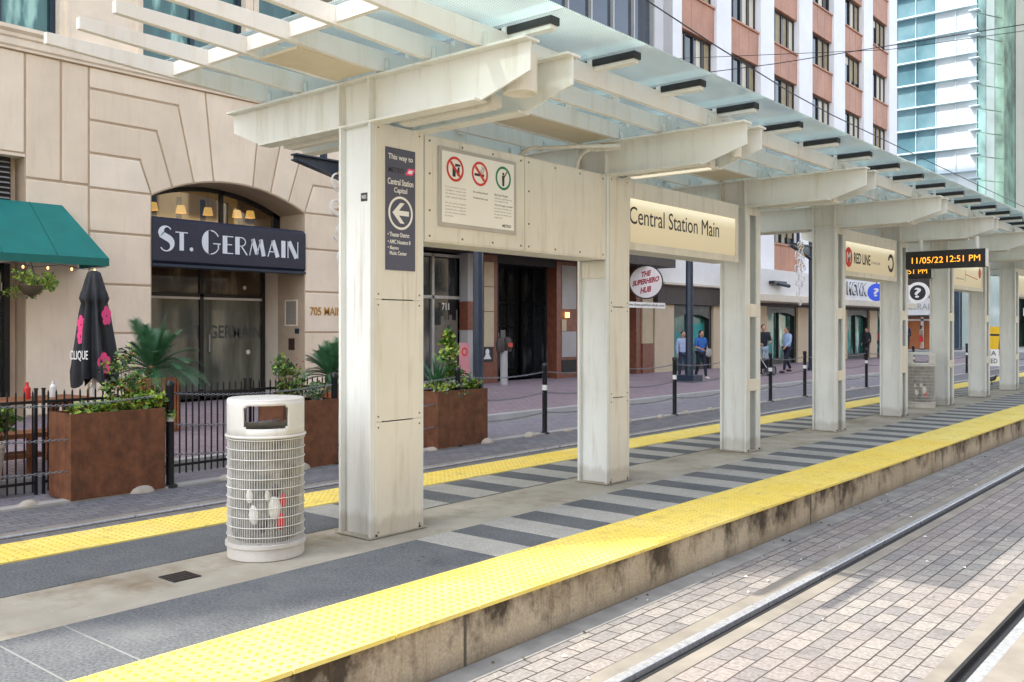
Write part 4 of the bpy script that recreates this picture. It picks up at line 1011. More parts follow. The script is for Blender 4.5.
mb = MB(); mb.box(F-22, F-.6, -22.5, 2.8, -.3, 7.3); mb.box(F-22, F-6.2, 2.8, 16.3, -.3, 7.3); mb.build('inner_mass', m_dark, gb)
for a, b in wins:
    mb = MB(); x = F-.25; 
    mb.box(x-.05,x+.05,a,a+.1,7.06,9.6); mb.box(x-.05,x+.05,b-.1,b,7.06,9.6); mb.box(x-.05,x+.05,a+.1,b-.1,7.06,7.14)
    mb.box(x-.05,x+.05,(a+b)/2-.05,(a+b)/2+.05,7.14,9.6); wn = mb.build('window', m_navy, gb)
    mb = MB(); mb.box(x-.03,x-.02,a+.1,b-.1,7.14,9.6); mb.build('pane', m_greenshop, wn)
# arched window + door
gx = F-1.03
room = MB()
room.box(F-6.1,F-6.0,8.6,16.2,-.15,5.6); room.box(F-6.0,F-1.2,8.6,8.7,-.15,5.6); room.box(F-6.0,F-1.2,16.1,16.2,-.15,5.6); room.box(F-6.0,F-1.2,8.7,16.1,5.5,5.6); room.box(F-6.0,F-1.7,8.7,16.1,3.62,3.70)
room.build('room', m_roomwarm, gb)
mb = MB(); mb.box(F-5.95,F-5.9,9.2,15.9,3.85,5.45); mb.build('glowing_back_wall', m_warmwall, gb)
mb = MB()
for k in range(9): mb.box(F-5.89,F-5.85,9.4+.75*k,9.55+.75*k,3.9,5.2)
mb.build('back_wall_strip', m_dark, gb)
mb = MB(); pts = arc(A0, A1, 16)
for (ya, za), (yb, zb) in zip(pts, pts[1:]): bar(mb, (gx,ya,za-.05), (gx,yb,zb-.05), .09, .10)
mb.box(gx-.045,gx+.045,12.17,12.25,3.70,4.72); mb.box(gx-.045,gx+.045,A1-.2,A1-.005,3.6,4.30); mb.box(gx-.045,gx+.045,A0,A0+.1,3.6,4.25); mb.box(gx-.04,gx+.05,A0,A1-.005,3.55,3.70)
aw = mb.build('arched_window', m_frame, gb)
mb = MB(); mb.prism([(A0+.05,3.7)]+[(y, z-.06) for y, z in arc(A0+.05, A1-.05, 12)][::1]+[(A1-.05,3.7)], 'yz', gx-.012, gx-.006); mb.build('pane', m_clear, aw, smooth=0)
gd = F-1.62
mb = MB(); mb.box(F-1.8,F-1.07,A1,A1+.3,-.15,3.6); mb.box(F-1.8,F-1.07,A0-.3,A0,-.15,3.6); mb.box(F-1.8,F-.36,A0,A1,3.42,3.5); mb.build('door_reveal', m_stone2, gb)
mb = MB()
for yy in (A0+.02, 12.00, A1-.12): mb.box(gd-.05,gd+.05,yy,yy+.10,-.15,3.55)

mb.box(gd-.05,gd+.05,A0+.12,A1-.1,2.24,2.32); mb.box(gd-.05,gd+.05,A0+.12,A1-.1,-.15,.0); mb.box(gd-.05,gd+.05,A0+.12,A1-.1,3.3,3.55)
dd = mb.build('entrance_frame', m_frame, gb, bevel=.004)
mb = MB(); mb.box(gd-.03,gd+.055,A0+.12,11.995,2.185,2.2395); mb.box(gd-.03,gd+.055,12.105,A1-.12,2.185,2.2395); mb.build('transom_strip', m_whitetrim, dd)
mb = MB(); mb.box(gd-.012,gd-.002,A0+.12,A1-.12,0,2.19); mb.build('door_glass', m_doorglass, dd, smooth=0)
mb = MB(); mb.box(gd-.012,gd-.002,A0+.12,A1-.12,2.32,3.3); tg = mb.build('transom_glass', m_transom, dd, smooth=0)
mb = MB(); mb.box(gd+.03,gd+.05,12.24,12.27,.95,1.35); mb.build('handle', m_alu, dd)
text('ST. GERMAIN', (gd-.001, 12.72, 1.42), PR, PU, M('etched_letters', (.075,.085,.08), .4), dd, 2.0, .32, ext=.001, bold=.02, name='etched_lettering')
mb = MB(); disc(mb, (gd-.001, 13.35, .92), .06, 0, PR, PU, 20, .001); disc(mb, (gd-.001, 13.25, 2.28+.22), .05, 0, PR, PU, 20, .001); mb.build('door_sticker', m_whitetrim, dd)
for i, (yy, zz) in enumerate(((12.35,4.46),(13.1,4.48),(13.95,4.50),(14.35,4.52),(11.6,4.46))):
    mb = MB(); mb.lathe([(.09,.09),(.13,-.10)], 24, (F-3.0,yy,zz), False); o = mb.build('hanging_lamp', m_lampshade, None, (F-3.0,yy,zz)); 
    mb = MB(); mb.tube([(F-3.0,yy,zz+.12),(F-3.0,yy,5.5)], .008, 6); mb.build('cord', m_black, o)
    tag(o, f'glowing amber lampshade behind the arched window, {ORD[i]} of the row' if i < 4 else 'glowing amber lampshade behind the left half of the arched window', 'lamp', 'lampshades behind the arched window')
# jamb plaques and street number
t = thing('stone_plaque', 'framed stone plaque on the jamb right of the glass doors', 'plaque', (F-.5,A1,1.8)); mb = MB(); mb.box(F-.72,F-.32,A1-.02,A1+.01,1.60,2.16); mb.build('plaque_face', m_plaque, t, bevel=.006); mb = MB(); mb.box(F-.76,F-.73,A1-.028,A1+.01,1.56,2.20); mb.box(F-.31,F-.28,A1-.028,A1+.01,1.56,2.20); mb.box(F-.73,F-.31,A1-.028,A1+.01,2.165,2.20); mb.box(F-.73,F-.31,A1-.028,A1+.01,1.56,1.595); mb.build('plaque_frame', m_cornice, t)
t = thing('keypad_box', 'small dark intercom box just under the stone plaque', 'intercom', (F-.3,A1,1.4)); mb = MB(); mb.box(F-.36,F-.22,A1-.03,A1+.01,1.38,1.50); mb.build('box_body', m_navy, t, bevel=.004)
t = thing('bronze_plaque', 'little square bronze plaque below the intercom on the jamb', 'plaque', (F-.5,A1,1.1)); mb = MB(); mb.box(F-.62,F-.40,A1-.022,A1+.01,.98,1.26); mb.build('plaque_plate', m_bronze, t, bevel=.004)
t = thing('street_number', 'gold metal letters 705 MAIN on the limestone pier', 'letters', (F,14.4,1.9)); text('705 MAIN', (F+.002,13.98,1.92), PR, PU, m_gold, t, .98, .20, 'LEFT', ext=.012, bold=.005)
# louvre and dark shopfront under the awning
mb = MB(); mb.box(F-.5,F-.3,3.0,7.28,3.82,4.70)
lv = mb.build('louvre_vent', m_dark, gb); mb = MB()
for k in range(9): mb.add([(F-.3,3.0,3.86+k*.095),(F-.3,7.25,3.86+k*.095),(F-.22,7.25,3.82+k*.095),(F-.22,3.0,3.82+k*.095)],[(0,1,2,3)])
mb.build('louvre_blades', m_greystone, lv, smooth=0)
mb = MB(); mb.box(F-.6,F-.45,7.28,7.42,-.15,4.75); mb.box(F-.5,F-.02,3.0,7.42,4.70,4.75); mb.box(F-.5,F-.30,3.0,7.28,2.72,3.82); mb.build('jamb', m_stone, gb)
mb = MB(); mb.box(F-.45,F-.40,3.0,7.28,-.15,2.72); sf = mb.build('shopfront', m_glassdk, gb)
mb = MB()
for yy in (3.0,4.1,5.5,6.4,7.18): mb.box(F-.40,F-.33,yy,yy+.10,-.15,2.72)
mb.box(F-.40,F-.33,3.1,7.18,2.1,2.2); mb.build('shopfront_frame', m_frame, sf)
text('III', (F-.325,7.08,2.28), PR, PU, m_whitetrim, sf, .12, .16, ext=.001)
# navy sign
gs = thing('shop_sign', 'navy box sign with silver St. Germain lettering across the arched entrance', 'sign', (F,11.88,3.3))
mb = MB(); mb.prism([(F-.35,2.86),(F-.03,2.86),(F+.03,2.92),(F+.03,3.76),(F-.06,3.84),(F-.35,3.84)], 'xz', A0+.004, A1-.004); mb.build('sign_box', m_sign, gs, bevel=.006)
mb = MB(); mb.prism([(F-.35,2.80),(F+.045,2.80),(F+.045,2.858),(F-.35,2.858)], 'xz', A0+.004, A1-.004); mb.build('sign_rail', m_navy, gs, bevel=.004)
# hand-cut thick/thin letters
def stroke(mb, pts, ws, org, up=PU):
    vsl = []; n = len(pts)
    for i, p in enumerate(pts):
        a = V(pts[max(0, i-1)]); b = V(pts[min(n-1, i+1)]); d = (b-a).normalized(); nn = V((-d.y, d.x)); w_ = ws[i] if isinstance(ws, (list, tuple)) else ws
        vsl.append((V(p)+nn*w_/2, V(p)-nn*w_/2))
    for (a, b), (c, d) in zip(vsl, vsl[1:]): plate(mb, [tuple(b), tuple(d), tuple(c), tuple(a)], org, PR, PU, .006)
def arcp(cx, cy, rx, ry, a0, a1, n=18): return [(cx+rx*math.cos(R(a0+(a1-a0)*i/n)), cy+ry*math.sin(R(a0+(a1-a0)*i/n))) for i in range(n+1)]
def glyph(ch):
    H = 1.0; out = []
    if ch == 'S':
        p = arcp(.36,.74,.26,.24,35,200,10)+arcp(.34,.28,.30,.26,60,-150,12)
        ws = [.05,.05,.05,.06,.08,.12,.17,.22,.26,.28,.30]+[.30,.29,.27,.23,.19,.14,.10,.07,.05,.05,.05,.05,.05]
        out.append((p, ws)); w_ = .72
    elif ch == 'T': out += [([(0,.97),(.72,.97)], .06), ([(.36,0),(.36,.95)], .26)]; w_ = .74
    elif ch == '.': out.append((arcp(.1,.10,.055,.055,0,360,12), .11)); w_ = .24
    elif ch == 'G': out += [([(.46-.46*math.cos(math.pi*.5*(1-abs(1-k/6))), .5+0) for k in (0,)]*2, 0)] if False else [('poly', [(.50+.48*math.cos(R(a)), .5+.50*math.sin(R(a))) for a in range(88, 273, 8)]+[(.36,.03),(.36,.97)]), (arcp(.50,.5,.46,.475,90,32,8), .05), (arcp(.50,.5,.46,.475,270,330,8), .05), ([(.90,.45),(.90,.22)], .06), ([(.62,.45),(1.02,.45)], .05)]; w_ = 1.04
    elif ch == 'E': out += [([(.15,0),(.15,1)], .30), ([(.3,.97),(.68,.97)], .06), ([(.3,.52),(.6,.52)], .06), ([(.3,.03),(.68,.03)], .06)]; w_ = .70
    elif ch == 'R': out += [([(.15,0),(.15,1)], .30), (arcp(.38,.73,.30,.245,90,-90,10), .06), ([(.3,.97),(.4,.97)], .06), ([(.3,.485),(.42,.485)], .06), ([(.42,.47),(.78,.0)], .08)]; w_ = .80
    elif ch == 'M': out += [([(.05,0),(.28,.97)], .06), ([(.26,.95),(.55,.1)], .26), ([(.55,.05),(.80,.97)], .06), ([(.80,.95),(1.0,.0)], .27)]; w_ = 1.15
    elif ch == 'A': out += [([(.04,0),(.36,.97)], .06), ([(.38,.97),(.72,0)], .28), ([(.18,.3),(.55,.3)], .06)]; w_ = .86
    elif ch == 'I': out += [([(.16,0),(.16,1)], .30)]; w_ = .34
    elif ch == 'N': out += [([(.05,0),(.05,1)], .06), ([(.12,.98),(.66,.02)], .29), ([(.76,0),(.76,1)], .06)]; w_ = .80
    return out, w_
mb = MB(); xcur = 0; seq = [('S',1.35),('T',1),('.',1),(' ',0),('G',1.35),('E',1),('R',1),('M',1),('A',1),('I',1),('N',1)]; lay = []
for ch, s in seq:
    if ch == ' ': xcur += .36; continue
    gl, w_ = glyph(ch); lay.append((gl, xcur, s)); xcur += w_*s*(.86 if s > 1 else 1)+.10
sx = 3.58/xcur; hh = .395
for gl, x0, s in lay:
    for pts, ws in gl:
        if pts == 'poly':
            plate(mb, [(x0*sx+px*sx*s*.86, pz*hh*s-.04) for px, pz in ws], (F+.031, A0+.14, 3.155), PR, PU, .006); continue
        q = [(x0*sx+px*sx*s*(.86 if s > 1 else 1), pz*hh*s-(.04 if s > 1 else 0)) for px, pz in pts]
        wv = [k*sx*s*.9 for k in ws] if isinstance(ws, list) else ws*sx*s*.95
        stroke(mb, q, wv, (F+.031, A0+.14, 3.155))
mb.build('lettering', m_letter, gs, smooth=0)
# teal awning
t = thing('canvas_awning', 'teal green sloping canvas awning above the dark shopfront at left', 'awning', (F,5.4,3.8))
ay0, ay1 = 1.9, 8.42; xo = -16.8
mb = MB(); nseg = 7; P = []
for i in range(nseg+1):
    y = ay0+(ay1-ay0)*i/nseg; ty = min(max(y, 2.3), 8.09); 
    P.append(((F+.01, ty, 3.86), (xo, y, 2.80)))
for (a, b), (c, d) in zip(P, P[1:]): mb.add([a, b, d, c], [(0,1,2,3)])
mb.add([P[-1][0], P[-1][1], (F+.01, ay1, 2.80)], [(0,1,2)]); mb.add([P[0][0], P[0][1], (F+.01, ay0, 2.80)], [(0,1,2)])
mb.build('canvas', m_awn, t, smooth=0, solid=.006)
mb = MB(); mb.box(xo-.006, xo+.004, ay0, ay1, 2.66, 2.80); mb.box(F+.02, xo-.006, ay1-.008, ay1, 2.66, 2.80); mb.build('valance', m_awnd, t)
mb = MB()
for (a, b) in P[1:-1]: mb.tube([V(a)+V((0,0,.006)), V(b)+V((0,0,.006))], .009, 6)
mb.build('seams', m_awnd, t)
t = thing('string_lights', 'string of small warm bulbs hanging under the teal awning', 'lights', (xo+.02,7.4,2.6)); mb = MB(); pts = [(xo+.015, 5.0+.42*k, 2.64-.06*math.sin(k*1.57)**2) for k in range(9)]; mb.tube(pts, .006, 5); mb.build('cable', m_black, t)
for k in range(8): mb = MB(); p = (xo+.015, 5.2+.42*k, 2.57); mb.ball(p, .022, None, .03, 8, 6); mb.build('bulb', m_bulb, t)
t = thing('hanging_basket', 'hanging flower basket under the teal awning', 'basket', (-17.0,7.1,2.2))
rnd = random.Random(11)
mb = MB(); mb.lathe([(.02,-.14),(.13,-.08),(.2,.04),(.2,.06),(.17,.05)], 20, (-17.0,7.1,2.2)); mb.build('bowl', m_stem, t)
mb = MB()
for k in range(3): a = k*2.09; mb.tube([(-17.0+.19*math.cos(a),7.1+.19*math.sin(a),2.25),(-17.0,7.1,2.70)], .005, 5)
mb.build('hanger', m_black, t)
mb = MB()
for k in range(10):
    a = rnd.uniform(0,6.28); c = (-17.0+.26*math.cos(a),7.1+.30*math.sin(a),2.28+rnd.uniform(-.18,.16)); leaves(mb, c, (.13,.15,.13), 60, .06, rnd, 3)
tag(mb.build('foliage', [m_leafm,m_leafl,m_leafl], t, smooth=0, keepn=True), kind='stuff')

# ------------------------------------------------------------------ shops 711 ... hub
S = -18.4
sb = thing('shop_building', 'dark brown granite shopfront block numbered 711 with a deep black entrance', 'building', (S,22,-.15))
mb = MB(); mb.box(S-20,S-.4,16.3,30.45,4.0,46); mb.box(S-.4,S+.05,16.3,30.45,18.5,46); mb.build('upper_mass', m_greystone, sb)
mb = MB(); mb.box(S-20,S-3.4,16.3,29.85,-.3,4.0); mb.box(S-3.4,S-.5,16.3,17.9,-.3,4.0); mb.build('inner_mass', m_dark, sb)
mb = MB(); mb.box(S-.4,S+1.3,16.35,29.85,3.72,4.15); mb.build('street_canopy', m_darkbrown, sb, bevel=.01)
mb = MB()                                   # upper window band
for k in range(10): yy = 29.10-1.37*k; mb.box(S-.3,S-.02,yy,yy+.07,4.15,18.5)
for zz in (7.2,10.6,17.4): mb.box(S-.3,S+.02,16.4,30.45,zz,zz+.16)
mb.box(S-.3,S+.02,30.40,30.47,4.15,18.5)
uw = mb.build('upper_window', m_alu, sb); mb = MB(); mb.box(S-.3,S-.15,16.4,30.40,4.15,18.5); mb.build('pane', m_blueglass, uw, smooth=0)
# 711 glazing
mb = MB()
for yy in (17.2,18.88,20.02): mb.box(S-.45,S-.33,yy,yy+.085,-.15,3.66)
mb.box(S-.45,S-.33,17.2,20.10,3.58,3.66); mb.box(S-.45,S-.33,17.2,20.10,2.36,2.45); mb.box(S-.45,S-.33,17.2,20.10,-.15,0)
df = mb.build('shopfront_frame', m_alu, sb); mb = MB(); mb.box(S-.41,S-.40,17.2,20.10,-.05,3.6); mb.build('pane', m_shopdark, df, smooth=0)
text('711', (S-.325,19.42,2.14), PR, PU, m_white, df, .30, .20, ext=.002, bold=.02)
mb = MB(); mb.prism([(y+.34,z) for y, z in [(18.64,0),(19.66,0),(19.66,2.05),(19.6,2.05),(19.6,1.75),(19.42,1.75),(19.42,1.9),(19.3,1.9),(19.3,1.75),(19.1,1.75),(19.1,1.86),(18.95,1.86),(18.95,1.6),(18.64,1.6)]], 'yz', S-.398, S-.394); mb.build('frosted_film', M('frosted_film', (.17,.15,.12), .5, .2, 3), df)
def panel(name, mat, y0, y1, z0, z1, x0=S-.5, x1=S, par=sb): mb = MB(); mb.box(x0,x1,y0,y1,z0,z1); return mb.build(name, mat, par, bevel=.004)
panel('grey_pilaster', m_greystone, 20.02, 20.55, -.15, 1.45); panel('grey_pilaster', m_greystone, 20.02, 20.55, 2.30, 3.72); panel('granite_band', m_brown, 20.02, 20.55, 1.453, 2.297)
panel('granite_pilaster', m_brown, 20.553, 21.35, -.15, 3.72)
for z0, z1 in ((.95,2.0),(2.02,2.75),(2.77,3.5)): mb = MB(); mb.box(S+.003,S+.03,20.72,21.16,z0,z1); mb.build('cream_inset', m_cream2, sb, bevel=.004)
t = thing('wall_notice', 'small black notice with white figures on the brown pilaster', 'notice', (S+.02,20.87,.7)); mb = MB(); mb.box(S+.003,S+.02,20.62,21.14,.50,.93); mb.build('notice_plate', m_ink, t); mb = MB(); disc(mb, (S+.021,20.87,.80), .09, 0, PR, PU, 16, .001); plate(mb, [(-.18,-.08),(.18,-.08),(.12,.0),(-.12,.0)], (S+.021,20.87,.66), PR, PU, .001); plate(mb, [(-.1,.08),(.1,.08),(.1,.02),(-.1,.02)], (S+.021,20.87,.64), PR, PU, .0015); mb.build('notice_print', m_white, t)
# deep recess
mb = MB(); mb.box(S-3.1,S-3.0,21.35,24.35,-.15,3.72); mb.box(S-3.0,S,21.352,21.40,-.15,3.72);  mb.box(S-3.0,S-.02,21.4,24.3,3.5,3.72); mb.build('entrance_recess', m_dark, sb)
mb = MB()
for yy in (21.5,22.3,22.9,23.6,24.1): mb.box(S-1.62,S-1.50,yy,yy+.09,-.15,3.5)
mb.box(S-1.62,S-1.5,21.5,24.2,.0,.16); mb.box(S-1.62,S-1.5,22.99,24.1,1.55,1.6)
mb.box(S-1.62,S-1.52,21.5,24.2,2.3,2.4); ef = mb.build('entrance_door', m_frame, sb)
mb = MB(); mb.box(S-1.5,S-.4,24.30,24.345,-.15,3.5); mb.build('side_pane', m_shopdark, sb, smooth=0)
mb = MB()
for xa in (-1.45,-.98,-.48): mb.box(S+xa,S+xa+.07,24.25,24.299,-.15,3.5)
mb.box(S-1.45,S-.41,24.25,24.297,2.3,2.38); mb.build('side_frame', m_frame, sb)
mb = MB(); mb.box(S-1.6,S-1.59,21.5,24.2,-.1,3.5); mb.build('pane', m_shopdark, ef, smooth=0)
mb = MB(); mb.box(S-1.585,S-1.58,23.35,23.75,1.0,1.45); mb.build('door_notice', m_inkgrey, ef)
mb = MB(); mb.tube([(S-1.5,23.15,.85),(S-1.5,23.15,1.35)], .02, 8); mb.build('handle', m_alu, ef)
panel('granite_pilaster', m_brown, 24.35, 25.62, -.15, 3.72)
for z0, z1 in ((2.15,3.6),(.55,1.40)): mb = MB(); mb.box(S+.003,S+.02,24.62,25.42,z0,z1); mb.build('grey_inset', m_greystone, sb)
mb = MB(); mb.box(S+.003,S+.02,24.62,25.42,.05,.45); mb.build('vent_grille', m_dark, sb)
t = thing('wall_lamp', 'small warm wall lamp above a notice on the brown pilaster', 'lamp', (S,24.85,1.95)); mb = MB(); mb.box(S+.02,S+.12,24.78,24.9,1.86,2.04); mb.build('lamp_body', m_bulb, t); 
t = thing('paper_notice', 'cream paper notice taped to the brown pilaster', 'notice', (S,24.75,1.7)); mb = MB(); mb.box(S+.0205,S+.024,24.6,24.86,1.42,1.8); mb.build('sheet', m_cream2, t)
panel('side_window', m_glassdk, 25.62, 27.0, -.15, 3.72, S-.5, S-.3); panel('granite_pilaster', m_brown, 27.0, 27.25, -.15, 3.72)
panel('dark_shop', m_glassdk, 27.25, 28.75, -.15, 3.72, S-.9, S-.7)
panel('granite_pilaster', m_brown, 28.75, 29.1, -.15, 3.72, S-.5, S+.3); panel('cream_pilaster', m_cream2, 29.1, 29.84, .95, 3.7, S-.5, S+.35); panel('granite_pilaster', m_brown, 29.1, 29.84, -.15, .947, S-.5, S+.36)
t = thing('kiosk_cabinet', 'grey cabinet with a red notice inside the dark shopfront', 'cabinet', (S,28.0,0)); mb = MB(); mb.box(S-.6,S-.25,27.5,28.5,-.15,2.15); mb.build('cabinet_body', m_greystone, t, bevel=.02); mb = MB(); mb.box(S-.249,S-.245,27.75,28.2,1.05,1.75); mb.build('notice', m_red, t); text('NO', (S-.244,27.975,1.6), PR, PU, m_white, t, .2, .12, ext=.001); text('PARKING', (S-.244,27.975,1.35), PR, PU, m_white, t, .36, .1, ext=.001)
HX = -17.2
t = thing('round_sign', 'round white hanging sign with red slanted lettering and black rim', 'sign', (HX,27.95,3.13))
hr = V((.866,.5,0)); hn = V((.5,-.866,0)); hc = V((HX,27.95,3.13))
mb = MB(); mb.tube([hc-hn*.05, hc+hn*.05], .60, 48); mb.build('rim', m_black, t, bevel=.006)
mb = MB(); disc(mb, hc+hn*.0505, .555, 0, hr, PU, 48, .002); mb.build('sign_face', M('pinkish_white', (.74,.68,.66), .45, .05), t)
m_dred = M('dark_red_print', (.34,.02,.03), .5, .05)
for b, dz, w_, h_ in (('THE', .29, .34, .20), ('SUPERHERO', .03, .94, .20), ('HUB', -.27, .38, .22)):
    text(b, hc+hn*.053+V((0,0,dz)), hr+V((0,0,.2)), V((0,0,1))+hr*.15, m_dred, t, w_, h_, ext=.002, bold=.055)
for sg in (-.35,.35): mb = MB(); c = hc+hr*sg; mb.tube([c+V((0,0,.45)), c+V((0,0,.62))], .015, 6); mb.build('hanger', m_black, t)
t = thing('web_banner', 'white strip banner with a web address under the round sign', 'banner', (HX,27.9,2.3)); mb = MB(); mb.box(HX-.01,HX+.01,26.55,29.25,2.22,2.42); mb.build('banner_strip', m_signwhite, t); text('www.thesuperherohub.com', (HX+.011,27.9,2.315), PR, PU, m_ink, t, 2.55, .12, ext=.001, bold=.015)

# ------------------------------------------------------------------ white and red tower block
rb = thing('red_tower', 'office block with white marble piers, red granite spandrels and green shop doors', 'building', (F,44,-.15))
edges = [(30.5,31.9),(34.78,36.1),(38.98,40.4),(43.28,44.9),(47.78,49.35),(52.23,53.7),(56.58,58.0)]
ZTOP = 32
for a, b in edges: mb = MB(); mb.box(F-.6,F,a,b,4.06,ZTOP); mb.build('pier', m_pierwhite, rb, bevel=.01)
mb = MB(); mb.box(F-25,F-.6,30.5,58,4.0,46); mb.box(F-25,F-2.5,29.86,58,-.3,4.0); mb.box(F-.6,F,30.5,58,ZTOP,46); mb.build('inner_mass', m_greystone, rb)
mb = MB(); mb.box(F+.002,F+.02,30.5,31.15,4.06,ZTOP); mb.build('grey_facing', m_greystone, rb)
def cpart(o, par, off):
    c = o.copy(); C.objects.link(c); c.parent = par; c.location = V(o.location)+V(off); WO[c.name] = WO[o.name]
    for ch in list(o.children): d = ch.copy(); C.objects.link(d); d.parent = c; WO[d.name] = WO[o.name]
    return c
pw = ps_ = None
for i in range(len(edges)-1):
    a, b = edges[i][1], edges[i+1][0]
    for k in range(-3, 6):
        z0 = 13.30+3.1*k; off = (0, a-31.9, 3.1*(k+3))
        zb_ = max(z0, 4.06)
        if ps_ is None:
            mb = MB(); n = 3; wd = (b-a)/n; zq = 13.30+3.1*-3
            for j in range(n): mb.box(F-.45,F-.12,a+wd*j+.006,a+wd*(j+1)-.006,zq,zq+1.48)
            mb.box(F-.45,F-.05,a,b,zq+1.40,zq+1.485)
            ps_ = mb.build('spandrel', m_redgranite, rb, bevel=.015)
            mb = MB(); za, zc = zq+1.485, zq+3.1
            for yy in (a, a+.68, a+1.38, a+2.09, b-.07): mb.box(F-.40,F-.28,yy,yy+.075,za,zc)
            mb.box(F-.40,F-.28,a,b,za,za+.07); mb.box(F-.40,F-.28,a,b,zc-.08,zc)
            pw = mb.build('window', m_frame, rb)
            mb = MB()
            for j, mi in enumerate((0,1,1,0)):
                mb.m = mi; yy = a+.07+.70*j; mb.box(F-.36,F-.345,yy,yy+.66,za+.05,zc-.05)
            mb.m = 1; mb.box(F-.35,F-.343,a+.07,a+.3,za+.5,zc-.05); mb.box(F-.35,F-.342,a+2.35,a+2.6,za+.7,zc-.05)
            mb.build('pane', [m_glassdk, m_blind], pw, smooth=0); pvar = []; prnd = random.Random(77)
            for vv in range(8):
                mb = MB()
                for j in range(4):
                    yy = a+.07+.70*j; mb.m = 0; mb.box(F-.36,F-.35,yy,yy+.66,za+.05,zc-.05); mb.m = 1+(prnd.random() < .35); dr0 = prnd.choice((0,.3,.7,1.0,1.1,.85))
                    if dr0 > .05: mb.box(F-.349,F-.343,yy+(.0 if prnd.random() < .6 else .25),yy+.66,zc-.05-dr0*1.4,zc-.05)
                o_ = mb.build('pane', [m_glassdk, m_blind, m_marqc], pw, smooth=0); pvar.append(o_.data); bpy.data.objects.remove(o_)
        else:
            cpart(ps_, rb, off); w2 = cpart(pw, rb, off); pn = w2.children[0]; pn.data = random.choice(pvar)
# ground floor
mb = MB(); mb.box(F-.3,F+.12,29.9,35.5,2.42,3.14); mb.build('brown_fascia', m_darkbrown, rb, bevel=.02)
mb = MB(); mb.box(F-.3,F+.10,29.9,35.5,3.143,7.3); mb.build('white_fascia', m_marq, rb)
mb = MB(); mb.box(F+.101,F+.35,30.0,35.4,3.16,3.24); mb.build('fascia_lip', m_marqc, rb)
mb = MB(); mb.box(F-.3,F+1.0,35.7,58,2.98,4.06); mb.build('marquee', m_marq, rb, bevel=.01)
mb = MB(); mb.box(F-.3,F+1.18,35.6,58,2.66,2.976); mb.build('marquee_lip', m_marqc, rb, bevel=.03)
mb = MB(); mb.box(F-.3,F+.05,35.6,58,2.52,2.656); mb.build('soffit', m_darkbrown, rb)
doors = [(31.3,34.5,2.25),(39.6,43.1,2.44),(44.7,48.1,2.44),(49.7,53.2,2.44),(54.4,57.4,2.44)]
prev = 29.9
for k, (a, b, zt) in enumerate(doors+[(58,58,2.4)]):
    if a > prev: mb = MB(); mb.box(F-.5,F,prev,a,-.15,2.52 if k else 2.42); mb.build('shop_wall', m_shopcream, rb, bevel=.01)
    prev = b
    if b > a:
        c = (a+b)/2
        mb = MB(); top = 2.515 if k else 2.415
        outer = [(a,-.15),(a,top),(b,top),(b,-.15)]
        mb.box(F-.4,F-.1,a,a+.2,-.15,top); mb.box(F-.4,F-.1,b-.2,b,-.15,top); mb.prism([(a+.2,zt-.36),(c-.6,zt-.2),(c+.6,zt-.2),(b-.2,zt-.36),(b-.2,top),(a+.2,top)], 'yz', F-.4, F-.1)
        mb.box(F-.38,F-.2,c-.05,c+.05,-.15,zt-.2); mb.box(F-.38,F-.2,a+.2,b-.2,-.15,.12)
        dr_ = mb.build('shop_door', m_frame, rb)
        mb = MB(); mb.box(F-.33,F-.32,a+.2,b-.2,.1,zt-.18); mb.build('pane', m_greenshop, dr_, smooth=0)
        mb = MB(); mb.box(F-.318,F-.31,a+.35,a+1.1,.35,1.35); mb.build('teal_poster', m_teal, dr_)
        if k == 0: mb = MB(); mb.box(F-.318,F-.31,c+.1,b-.35,.9,1.7); mb.build('teal_poster', m_teal, dr_)
t = thing('marquee_letters', 'white block letters with dark edges on the marquee above the green shops', 'letters', (F+1,46,3.1)); text('MCWX', (F+1.05,48.2,3.56), PR, PU, m_white, t, 2.7, .60, ext=.02, bold=.0); text('MCWX', (F+1.012,48.26,3.54), PR, PU, m_ink, t, 2.95, .70, ext=.002, bold=.06, name='letter_outline')  # second text is the black outline behind the white letters
t = thing('security_camera', 'dark camera bracket on the white marquee above the walking men', 'camera', (F+1,38.2,3.5)); mb = MB(); mb.box(F+1.0,F+1.25,37.6,38.9,3.42,3.55); mb.build('bracket_arm', m_black, t); mb = MB(); mb.tube([(F+1.2,38.0,3.45),(F+1.35,38.9,3.36)], .08, 10); mb.build('camera_body', m_navy, t)
def qsign(name, label, c, r, face, rimc, qcol, hot):
    t = thing(name, label, 'sign', c)
    mb = MB(); mb.tube([(c[0],c[1]+.08,c[2]),(c[0],c[1]-.08,c[2])], r, 40); mb.build('sign_drum', rimc, t)
    mb = MB(); disc(mb, (c[0],c[1]-.081,c[2]), r*.72, 0, (1,0,0), PU, 36, .004); mb.build('sign_disc', face, t)
    text('?', (c[0],c[1]-.088,c[2]), (1,0,0), PU, qcol, t, r*.62, r*.95, ext=.004, bold=.02)
    mb = MB(); mb.tube([(c[0],c[1],c[2]+r*.95),(c[0],c[1],c[2]+r+.25),(c[0]-1.0,c[1],c[2]+r+.25)], .04, 8); mb.build('bracket', m_black, t)
    if hot: mb = MB(); mb.lathe([(.3,-.12),(.3,.12)], 16, (c[0]+.0,c[1]-.1,c[2]+r+.35)); mb.build('lamp', m_bluehot, t)
qsign('question_sign', 'glowing blue round sign with a white question mark by the shops', (-16.1,48.6,3.36), .45, m_bluelight, m_bluelight, m_white, True)
qsign('question_sign', 'white round sign with a black question mark disc at the block corner', (-16.5,57,3.60), .62, m_ink, m_signwhite, m_white, False)

